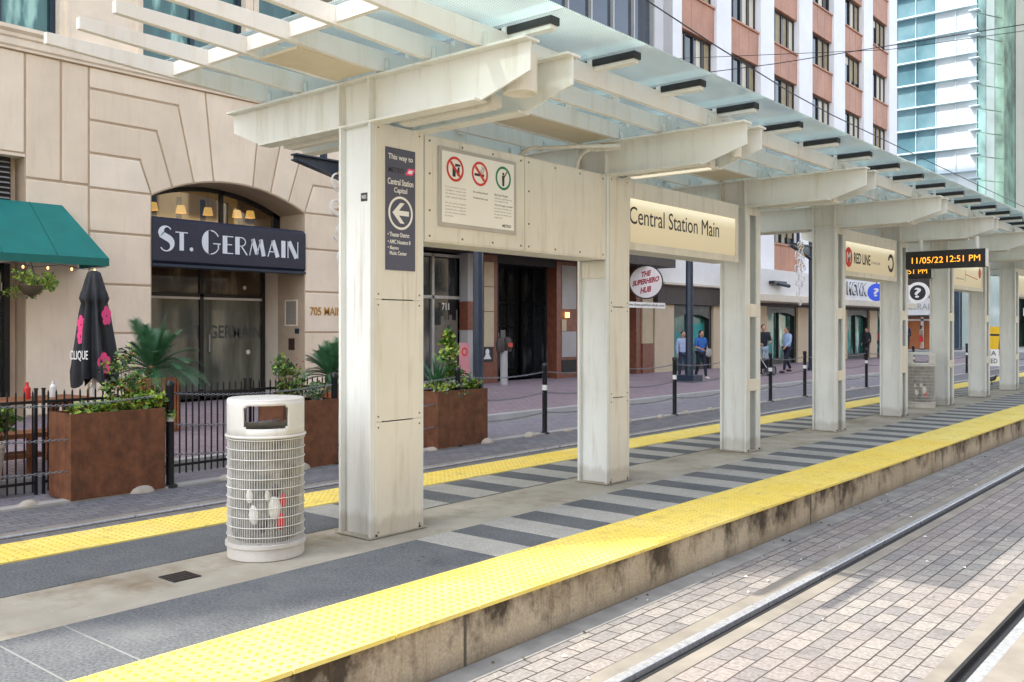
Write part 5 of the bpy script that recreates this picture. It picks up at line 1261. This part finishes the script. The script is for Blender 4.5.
# ------------------------------------------------------------------ glass tower and far blocks
gt = thing('glass_tower', 'tall blue glass tower with horizontal fins beyond the cross street', 'building', (-28,84,0))
bx = [-46,-41.5,-37,-32.5,-28.3,-26.15,-24.55,-22.9,-21.35,-19.75]
mb = MB(); mb.box(-46,-19.8,84.5,110,-.3,60); mb.prism([(-19.8,84.5),(-18.4,87.6),(-18.4,110),(-19.8,110)],'xy',-.3,60); mb.build('core', m_greenglass, gt)
fz = [6.85+1.97*k for k in range(0, 22)]
rnd = random.Random(9)
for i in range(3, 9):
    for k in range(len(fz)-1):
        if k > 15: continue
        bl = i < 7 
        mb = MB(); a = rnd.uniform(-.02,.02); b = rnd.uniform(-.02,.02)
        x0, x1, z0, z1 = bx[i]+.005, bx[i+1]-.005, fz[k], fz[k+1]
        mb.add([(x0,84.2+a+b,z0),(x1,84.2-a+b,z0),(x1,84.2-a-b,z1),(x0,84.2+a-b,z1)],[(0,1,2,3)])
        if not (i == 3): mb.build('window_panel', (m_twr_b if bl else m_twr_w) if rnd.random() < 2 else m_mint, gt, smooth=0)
mb = MB(); mb.box(-46,-28.3,84.15,84.45,-.3,60); mb.box(-28.3,-19.78,84.15,84.45,fz[16],60); mb.build('glass_skin', m_twr_b, gt)
mb = MB()
for z in fz: mb.box(-46,-19.6,83.75,84.15,z-.07,z+.05)
mb.build('fin', m_twr_fin, gt)
mb = MB()
for x in bx: mb.box(x-.025,x+.025,84.1,84.2,-.3,60)
mb.build('mullion', m_twr_fin, gt)
mb = MB(); d = V((1.4,3.1,0)).normalized(); nn = V((d.y,-d.x,0))
for (s0, s1, m_) in ((.15,1.1,0),(1.15,2.2,1),(2.25,3.35,0)):
    p0 = V((-19.8,84.5,0))+d*s0+nn*.05; p1 = V((-19.8,84.5,0))+d*s1+nn*.05; mb.m = m_
    for k in range(30): mb.add([(p0.x,p0.y,2*k),(p1.x,p1.y,2*k),(p1.x,p1.y,2*k+1.9),(p0.x,p0.y,2*k+1.9)],[(0,1,2,3)])
mb.build('corner_glazing', [m_greenglass, m_mint], gt, smooth=0)
for k in range(2, 22): mb = MB(); mb.box(-20.2,-19.4,83.6,84.6,2*k,2*k+.07); mb.build('corner_fin', m_twr_fin, gt)
pd = thing('podium_shops', 'grey podium with brown shopfront and white letter band beyond the cross street', 'building', (-25,76,-.15))
mb = MB(); mb.box(-46,-19.9,76.3,83.7,3.9,6.6); mb.box(-46,-19.9,77.0,83.7,-.3,3.9); mb.build('podium_block', m_greystone, pd)
mb = MB(); mb.box(-23.6,-20.2,76.8,76.98,-.15,2.4); mb.build('brown_panel', m_orangewall, pd)
mb = MB(); mb.box(-22.0,-21.8,76.7,76.79,-.15,2.4); mb.box(-23.6,-20.2,76.7,76.79,2.1,2.25); mb.box(-23.6,-23.0,76.7,76.79,-.15,2.4); mb.build('shop_frame', m_marq, pd)
mb = MB(); mb.box(-24.5,-20.0,75.6,76.95,2.55,3.85); mb.build('white_band', m_marq, pd)
text('CENTRAL', (-22.2,75.59,3.2), (1,0,0), PU, m_greystone, pd, 2.6, .5, ext=.01)
mb = MB(); mb.box(-24.5,-20.0,76.1,76.29,3.9,6.5); mb.build('dark_band', m_darkbrown, pd)
mb = MB(); mb.box(-19.6,-19.0,75.9,83.7,-.15,6.4); mb.build('navy_panel', m_blueglass, pd); mb = MB(); mb.box(-18.95,-17.6,76.5,83.7,-.15,9); mb.build('pale_glass', m_mint, pd)
bb = thing('beige_tower', 'pale beige concrete tower beside the glass tower at the right edge', 'building', (-15,92,0))
mb = MB(); mb.box(-18.35,-9,92,125,9,70); mb.build('shaft', m_beigebld, bb)
for k in range(4): mb = MB(); mb.box(-17.6+2.2*k,-16.3+2.2*k,91.9,91.99,10,70); mb.build('window_strip', m_mint, bb)
mb = MB(); mb.box(-17.5,-9,92.1,125,-.3,9); mb.build('lower_floors', m_greystone, bb)
for z0, z1 in ((.2,2.2),(3.4,5.2),(6.2,8.2)):
    for xa, xb in ((-17.2,-14.9),(-14.5,-12)): mb = MB(); mb.box(xa,xb,92.0,92.09,z0,z1); mb.build('window', m_blueglass, bb)
mb = MB(); mb.box(-17.6,-9,91.2,92.05,2.6,3.3); mb.build('white_canopy', m_marq, bb)
fb = thing('street_end_block', 'low pale block closing the far end of the street', 'building', (0,150,0)); mb = MB(); mb.box(-12,40,150,170,-.3,30); mb.build('block_wall', m_beigebld, fb)
for k in range(12):
    for j in range(5): mb = MB(); mb.box(-10+4*k,-8+4*k,149.9,149.98,3+5*j,6+5*j); mb.build('window', m_blueglass, fb)
# unseen block added across the street on the right: lights the left side by bounce and shows in the shop windows
ob = thing('bounce_block', 'unseen limestone block added on the right side of the street for bounce light', 'building', (15,15,0))
mb = MB(); mb.box(15,28,-40,70,-.3,16); mb.build('limestone_wall', M('bounce_block_stone', (.62,.52,.38), .8, .06, .5), ob)
for k in range(26):
    for j in range(3): mb = MB(); mb.box(14.93,14.99,-38+4.1*k,-36+4.1*k,1+3.8*j,3.2+3.8*j); mb.build('window', m_blueglass, ob)

# ------------------------------------------------------------------ poles, ornaments, wires, street things
def spole(loc, label, arm=True, h=8.5, box=False):
    x, y, z = loc; t = thing('street_pole', label, 'pole', loc, 'navy steel street poles')
    mb = MB(); mb.lathe([(.16,0),(.16,.1),(.125,.14),(.115,h*.5),(.105,h)], 8, loc); mb.build('shaft', m_navy, t)
    if box: mb = MB(); mb.box(x-.3,x+.3,y-.3,y+.3,z,z+.22); mb.build('footing', m_navy, t, bevel=.02)
    if arm:
        mb = MB(); za = z+4.72
        mb.prism([(y-2.0,za+.10),(y-2.0,za+.17),(y,za+.24),(y,za-.32)], 'yz', x-.012, x+.012); mb.box(x-.09,x+.09,y-2.0,y,za+.17,za+.2)
        bar(mb, (x,y-2.0,za+.09),(x,y,za-.33),.18,.02)
        mb.build('bracket_arm', m_navy, t)
        mb = MB(); mb.box(x-.05,x+.05,y-1.35,y-1.25,za+.2,za+1.3); mb.build('strut', m_navy, t)
    return t
spole((-14.2,12.65,-.15), 'navy street pole with bracket arm hidden behind the nearest pier')
spole((-14.1,15.69,-.15), 'plain navy pole seen between the two clad piers', False)
spole((-14.1,25.45,-.15), 'plain navy pole on a square footing beside the woman in blue', False, 8, True)
spole((-14.4,35.8,-.15), 'navy ladder pole with bracket arm left of the fourth pier', True, 8)
mb = MB()
for k in range(9): mb.tube([(-14.1,35.4,.6+.55*k),(-14.1,36.1,.6+.55*k)], .03, 6)
lp = [o for o in bpy.data.objects if o.get('label','').startswith('navy ladder')][0]; mb.build('rungs', m_alu, lp)
def ornament(loc, label):
    t = thing('holiday_ornament', label, 'ornament', loc, 'white scroll street ornaments'); mb = MB(); rnd = random.Random(2); x, y, z = loc
    def curl(cy, cz, r, a0, turns, sg):
        pts = []
        for i in range(26):
            s = i/25; a = a0+sg*turns*6.28*s; rr = r*(1-.78*s); pts.append((x+rnd.uniform(-.004,.004), y+cy+rr*math.cos(a), z+cz+rr*math.sin(a)))
        mb.tube(pts, .019, 5)
    for cy, cz, r in ((.0,0,.22),(.32,.12,.24),(.25,-.3,.2),(-.05,-.5,.2),(.3,-.72,.22),(.05,-.98,.2),(.32,-1.2,.22),(.12,-1.5,.18),(.3,-1.78,.15),(.55,-.1,.2),(.6,-.5,.22),(.62,-.95,.2),(.2,.4,.2),(.5,.35,.18)):
        curl(cy, cz, r, rnd.uniform(0,6.28), 1.4, rnd.choice((-1,1)))
    mb.build('scrollwork', m_whitetrim, t); mb = MB()
    for k in range(24): p = (x+.02, y+rnd.uniform(-.1,.7), z+rnd.uniform(-.6,.5)); mb.ball(p, .03, None, .03, 6, 5)
    mb.build('gold_baubles', m_gold, t)
ornament((-14.0,11.55,4.35), 'white scroll ornament hanging beside the nearest pier'); ornament((-14.2,33.9,4.3), 'white scroll ornament hanging in front of the red tower by the ladder pole')
t = thing('parking_meter', 'grey double parking meter in front of the brown pilaster', 'meter', (-17.5,20.6,-.15)); mb = MB(); mb.tube([(-17.5,20.6,-.15),(-17.5,20.6,.85)], .11, 12); mb.build('post', m_greystone, t); mb = MB()
for dy in (-.16,.16): mb.lathe([(.13,0),(.15,.1),(.15,.28),(.10,.4),(.03,.44)], 12, (-17.5,20.6+dy,.82), True, .8, 1)
mb.build('meter_head', m_darkbrown, t); mb = MB(); mb.box(-17.36,-17.33,20.62,20.80,.96,1.08); mb.build('meter_face', m_flower, t)
t = thing('pink_sign', 'small pink sign with a white circle on the navy pole', 'sign', (-13.9,15.25,1.0)); mb = MB(); mb.box(-14.05,-14.03,15.0,15.32,.35,1.18); mb.build('sign_plate', M('pale_pink', (.62,.25,.28), .5), t); mb = MB(); disc(mb, (-14.029,15.16,.98), .10, .06, PR, PU, 20, .002); mb.build('sign_ring', m_red, t)
t = thing('traffic_barricade', 'yellow topped barricade with white notice far along the platform', 'barricade', (-9.75,43.5,-.3)); mb = MB(); mb.box(-10.35,-9.15,43.4,43.5,.62,1.18); mb.box(-10.35,-9.15,43.4,43.5,1.27,1.58); mb.build('yellow_board', m_yellowpaint, t); mb = MB(); mb.box(-10.35,-9.15,43.42,43.48,1.18,1.27); mb.build('dark_stripe', m_ink, t)
mb = MB(); mb.box(-10.3,-9.2,43.4,43.5,-.1,.615); mb.build('white_notice', m_signwhite, t); text('AREA', (-9.75,43.39,.45), (1,0,0), PU, m_ink, t, .7, .2, ext=.002); text('CLOSED', (-9.75,43.39,.12), (1,0,0), PU, m_ink, t, .8, .2, ext=.002)
mb = MB(); mb.box(-10.36,-10.28,43.51,43.58,-.3,1.2); mb.box(-9.22,-9.14,43.51,43.58,-.3,1.2); mb.build('leg', m_black, t)
mb = MB(); mb.tube([(-7.8,4,8.2),(-7.8,8,7.5),(-7.8,12.6,6.74),(-7.8,15,6.56),(-7.8,18.3,6.36),(-7.8,20.5,6.3),(-7.8,40,6.25),(-7.8,80,6.6)], .012, 5); tag(mb.build('overhead_wire', m_chaindark, None, (-7.8,20,6.3)), 'tram overhead wire running along the street above the canopy', 'wire')
mb = MB(); mb.tube([(-18,22.4,8.75),(-10,22.4,8.25),(-4,22.4,8.05),(6,22.4,8.2),(14.9,22.4,8.6)], .011, 5); tag(mb.build('span_wire', m_chaindark, None, (-4,22.4,8)), 'thin span wire crossing the street in front of the red tower', 'wire')
mb = MB(); mb.tube([(-18,31.4,11.9),(-10,31.4,10.7),(-4,31.4,10.4),(14.9,31.4,11)], .011, 5); tag(mb.build('span_wire', m_chaindark, None, (-4,31.4,10.4)), 'higher thin span wire crossing before the right part of the red tower', 'wire')

# ------------------------------------------------------------------ people
def skin(verts, edges, rad, sub=1):
    me = bpy.data.meshes.new('sk'); me.from_pydata([tuple(v) for v in verts], edges, []); ob = bpy.data.objects.new('sk', me); C.objects.link(ob)
    ob.modifiers.new('s', 'SKIN'); q = ob.modifiers.new('u', 'SUBSURF'); q.levels = sub; q.render_levels = sub
    for i, d in enumerate(me.skin_vertices[0].data): d.radius = rad[i] if isinstance(rad[i], tuple) else (rad[i], rad[i]); d.use_root = (i == 0)
    dg = bpy.context.evaluated_depsgraph_get(); m2 = bpy.data.meshes.new_from_object(ob.evaluated_get(dg))
    vs = [tuple(v.co) for v in m2.vertices]; fs = [list(p.vertices) for p in m2.polygons]; bpy.data.objects.remove(ob); bpy.data.meshes.remove(m2); return vs, fs
def cloth(name, col): return M(name, col, .8, .12, 12, bmp=.2, bscale=40)
def person(label, loc, face, h=1.72, shirt=(.1,.1,.1), pants=(.02,.03,.05), sleeve=1, stride=.12, arms=((.05,.05),(.05,.05)), hair=m_hair, long_hair=False, skirt=False, bag=None, shoes=m_black):
    t = thing('person', label, 'person', loc); t.rotation_euler = (0,0,face); k = h/1.72; o = V(loc)
    s = stride
    J = {'pel':(0,0,.95),'wai':(0,.0,1.08),'che':(0,.01,1.28),'nek':(0,.0,1.45),'hed':(0,.02,1.56),
         'shL':(-.17,0,1.40),'shR':(.17,0,1.40),'hiL':(-.09,0,.90),'hiR':(.09,0,.90),
         'knL':(-.095,s*.6+.03,.50),'knR':(.095,-s*.3+.03,.50),'anL':(-.095,s*1.1,.085),'anR':(.095,-s*1.1,.085+abs(s)*.3)}
    J['toL'] = (-.10, J['anL'][1]+.15, .04); J['toR'] = (.10, J['anR'][1]+.14, .035+abs(s)*.1)
    for sd, sg, (fw, bend) in (('L',-1,arms[0]),('R',1,arms[1])):
        J['el'+sd] = (sg*.22, fw*.6-.02, 1.12+abs(fw)*.08); e = J['el'+sd]; J['wr'+sd] = (sg*(.23-bend*.12), e[1]+.04+bend*.22, e[2]-.25+bend*.24); w_ = J['wr'+sd]; dv = (V(w_)-V(e)).normalized(); J['ha'+sd] = tuple(V(w_)+dv*.08)
    J = {a: V(b)*k+o for a, b in J.items()}
    def sk(names, edges, rad, sub=1):
        ix = {n: i for i, n in enumerate(names)}; return skin([J[n] for n in names], [(ix[a], ix[b]) for a, b in edges], [tuple(q*k for q in r) if isinstance(r, tuple) else r*k for r in rad], sub)
    names = ['pel','wai','che','nek','hed','shL','elL','wrL','haL','shR','elR','wrR','haR','hiL','knL','anL','toL','hiR','knR','anR','toR']
    ed = [('pel','wai'),('wai','che'),('che','nek'),('nek','hed'),('che','shL'),('shL','elL'),('elL','wrL'),('wrL','haL'),('che','shR'),('shR','elR'),('elR','wrR'),('wrR','haR'),('pel','hiL'),('hiL','knL'),('knL','anL'),('anL','toL'),('pel','hiR'),('hiR','knR'),('knR','anR'),('anR','toR')]
    rad = [(.11,.08),(.10,.07),(.115,.075),.05,.05,.048,.042,.028,(.035,.016),.048,.042,.028,(.035,.016),.085,.055,.038,.035,.085,.055,.038,.035]
    vs, fs = sk(names, ed, rad); mb = MB(); mb.add(vs, fs)
    hc = J['hed']+V((0,.015,.03))*k
    mb.ball(tuple(hc), .074*k, .092*k, .112*k, 16, 12)                         # head with nose, chin, ears
    mb.ball(tuple(hc+V((0,.093,-.012))*k), .012*k, .018*k, .022*k, 8, 6); mb.ball(tuple(hc+V((0,.06,-.085))*k), .035*k, .03*k, .025*k, 8, 6)
    for sg in (-1,1): mb.ball(tuple(hc+V((sg*.075,-.005,-.01))*k), .012*k, .02*k, .03*k, 8, 6)
    for sd, sg in (('L',-1),('R',1)):                                           # five fingers
        b = J['ha'+sd]; dv = (J['ha'+sd]-J['wr'+sd]).normalized(); sdv = V((0,1,0)) if abs(dv.y) < .8 else V((0,0,1)); sdv = (sdv-dv*sdv.dot(dv)).normalized(); cu = dv.cross(sdv)*sg
        for f_, ln in ((-.027,.066),(-.009,.078),(.009,.074),(.027,.058)):
            p = b+sdv*f_*k; q = p+(dv*ln*.55-cu*.004)*k; r = q+(dv*ln*.45+cu*.018)*k; mb.tube([p-dv*.02*k, p+dv*.01*k, q, r], [.010*k,.010*k,.009*k,.006*k], 6)
        p = b-dv*.045*k+sdv*.028*k; mb.tube([p, p+(sdv*.022+dv*.02)*k, p+(sdv*.03+dv*.05)*k], [.011*k,.010*k,.007*k], 6)
    mb.build('body', m_skin, t, smooth=80)
    # note the local frame: root rotates all parts
    cs = cloth('shirt_cloth', shirt)
    nm = ['wai','pel','che','nek','shL','elL','shR','elR']; e2 = [('wai','pel'),('wai','che'),('che','nek'),('che','shL'),('shL','elL'),('che','shR'),('shR','elR')]; r2 = [(.135,.105),(.15,.118),(.172,.122),.075,.080,.056,.080,.056]
    if sleeve > 1: nm += ['wrL','wrR']; e2 += [('elL','wrL'),('elR','wrR')]; r2 += [.042,.042]
    vs, fs = sk(nm, e2, r2); mb = MB(); mb.add(vs, fs); mb.build('shirt', cs, t, smooth=80)
    cp_ = cloth('trouser_cloth', pants)
    nm = ['pel','hiL','knL','anL','hiR','knR','anR']; e2 = [('pel','hiL'),('hiL','knL'),('knL','anL'),('pel','hiR'),('hiR','knR'),('knR','anR')]; r2 = [(.142,.108),.098,.072,.052,.098,.072,.052]
    if skirt:
        mb = MB(); mb.lathe([(.13*k,.08*k),(.16*k,-.1*k),(.19*k,-.38*k)], 20, tuple(J['pel']), True, 1, .8); mb.build('skirt', cp_, t)
    else: vs, fs = sk(nm, e2, r2); mb = MB(); mb.add(vs, fs); mb.build('trousers', cp_, t, smooth=80)
    mb = MB()
    for sd in 'LR': c = (J['an'+sd]+J['to'+sd])/2; mb.ball((c.x,c.y+.01,c.z-.012), .046*k, .135*k, .048*k, 12, 8)
    mb.build('shoes', shoes, t, smooth=80)
    mb = MB(); mb.ball(tuple(hc+V((0,-.022,.025))*k), .083*k, .095*k, .105*k, 16, 12)
    if long_hair: mb.ball(tuple(hc+V((0,-.06,-.10))*k), .085*k, .05*k, .16*k, 12, 8)
    mb.build('hair', hair, t, smooth=80)
    mb = MB()
    for sg in (-1,1): mb.ball(tuple(hc+V((sg*.03,.083,.012))*k), .011*k, .008*k, .008*k, 8, 6)
    mb.m = 1; mb.ball(tuple(hc+V((0,.084,-.05))*k), .024*k, .008*k, .007*k, 8, 6)
    mb.build('face_features', [m_ink, M('lips', (.33,.12,.10), .5)], t, smooth=80)
    return t, J, k
# facing: 0 looks along +Y; pi/2 turns left (towards -X)
W_ = V((0,0,0))
pw_, J, k = person('woman in a blue sleeveless top and dark trousers by the nearest green doors', (-14.6,27.1,-.15), R(-118), 1.60, (.03,.13,.42), (.014,.018,.035), 1, .16, ((.1,.2),(.1,.75)), long_hair=True, shoes=m_white)
bgp = thing('handbag', 'grey handbag held by the woman in blue', 'bag', (-14.45,26.95,.65)); mb = MB(); mb.lathe([(.10,0),(.15,.05),(.15,.2),(.11,.26)], 16, (-14.42,27.28,.58), True, .5, 1); mb.build('bag_body', m_greystone, bgp); mb = MB(); mb.tube([(-14.42,27.15,.83),(-14.42,27.2,1.05),(-14.42,27.3,1.05),(-14.42,27.4,.83)], .01, 6); mb.build('strap', m_ink, bgp)
person('person in a pale blue shirt half hidden behind the navy pole', (-14.95,26.55,-.15), R(-130), 1.58, (.35,.42,.60), (.03,.04,.08), 2, .1, ((.2,.3),(.05,.1)))
person('man in a black shirt and faded jeans pushing a wheeled cart', (-14.2,30.95,-.15), R(-140), 1.80, (.010,.012,.02), (.28,.36,.45), 1, .10, ((.15,.9),(.1,.7)))
person('man walking in a light blue long sleeved shirt and navy trousers', (-14.15,32.9,-.15), R(150), 1.72, (.34,.46,.68), (.012,.015,.03), 2, .20, ((.12,.45),(-.1,.5)))
person('person in dark clothes before the far green shop doors', (-17.2,50.3,-.15), R(180), 1.70, (.015,.02,.02), (.015,.015,.02), 2, .08)
person('person in a red jacket by the far green shop doors', (-17.0,51.9,-.15), R(-90), 1.70, (.42,.03,.025), (.05,.05,.06), 2, .06, ((.05,.2),(.05,.4)))
person('distant man in a navy jacket at the cross street', (-22.55,75.0,-.15), R(0), 2.0, (.015,.03,.07), (.01,.015,.03), 2, .05)
person('distant woman with a tan top and red skirt at the cross street', (-21.55,75.2,-.15), R(-60), 1.9, (.28,.22,.17), (.55,.02,.03), 2, .08, long_hair=True, skirt=True)
person('person in a dark navy coat on the platform at the right edge', (-5.62,27.5,.0), R(170), 1.70, (.012,.02,.04), (.02,.04,.08), 2, .10, ((.1,.3),(.1,.2)))
# wheeled cart
t = thing('wheeled_cart', 'black wheeled walker cart pushed by the man in black', 'cart', (-14.1,30.55,-.15)); cx, cy = -13.95, 30.62
for dy in (-.22,.22):
    for dx in (-.2,.2):
        c = (cx+dx,cy+dy,.02); mb = MB(); pts = [(c[0], c[1]+.15*math.cos(2*math.pi*i/20), c[2]+.15*math.sin(2*math.pi*i/20)) for i in range(21)]; mb.tube(pts, .022, 6, False)
        for i in range(4): a = i*math.pi/4; mb.tube([(c[0],c[1]-.14*math.cos(a),c[2]-.14*math.sin(a)),(c[0],c[1]+.14*math.cos(a),c[2]+.14*math.sin(a))], .006, 4)
        mb.build('wheel', m_black, t)
mb = MB()
for dy in (-.22,.22): mb.tube([(cx-.2,cy+dy,.02),(cx-.12,cy+dy,.5),(cx-.22,cy+dy,.85),(cx-.3,cy+dy,.86)], .016, 6); mb.tube([(cx+.2,cy+dy,.02),(cx-.12,cy+dy,.5)], .016, 6)
mb.tube([(cx-.22,cy-.22,.85),(cx-.22,cy+.22,.85)], .016, 6); mb.build('frame', m_alu, t); mb = MB(); mb.box(cx-.15,cx+.18,cy-.2,cy+.2,.1,.45); mb.build('bag', m_black, t, bevel=.03)
# pigeon
t = thing('pigeon', 'dark grey pigeon standing on the platform near the right edge', 'pigeon', (-6.0,27.2,0)); px, py = -6.0, 27.2
vs, fs = skin([(px,py,.14),(px-.08,py+.01,.13),(px-.20,py+.03,.10),(px+.07,py,.17),(px+.10,py,.22),(px+.115,py,.245),(px+.155,py,.24)], [(0,1),(1,2),(0,3),(3,4),(4,5),(5,6)], [(.065,.06),(.055,.045),(.03,.012),(.05,.05),(.028,.028),(.026,.026),.006], 2)
mb = MB(); mb.add(vs, fs); m_pig = M('pigeon_feather', (.045,.045,.05), .5, .4, 30)
for dy in (-.02,.02): mb.tube([(px,py+dy,.09),(px+.01,py+dy,.01)], .005, 5); [mb.tube([(px+.01,py+dy,.008),(px+.04*math.cos(a),py+dy+.04*math.sin(a),.004)], .003, 4) for a in (-.5,0,.5,3.1)]
mb.build('body', m_pig, t, smooth=80)
for sg in (-1,1): mb = MB(); mb.ball((px-.06,py+sg*.055,.15), .12, .018, .045, 12, 8); mb.build('wing', M('pigeon_wing', (.08,.08,.09), .5, .4, 40), t, smooth=80)
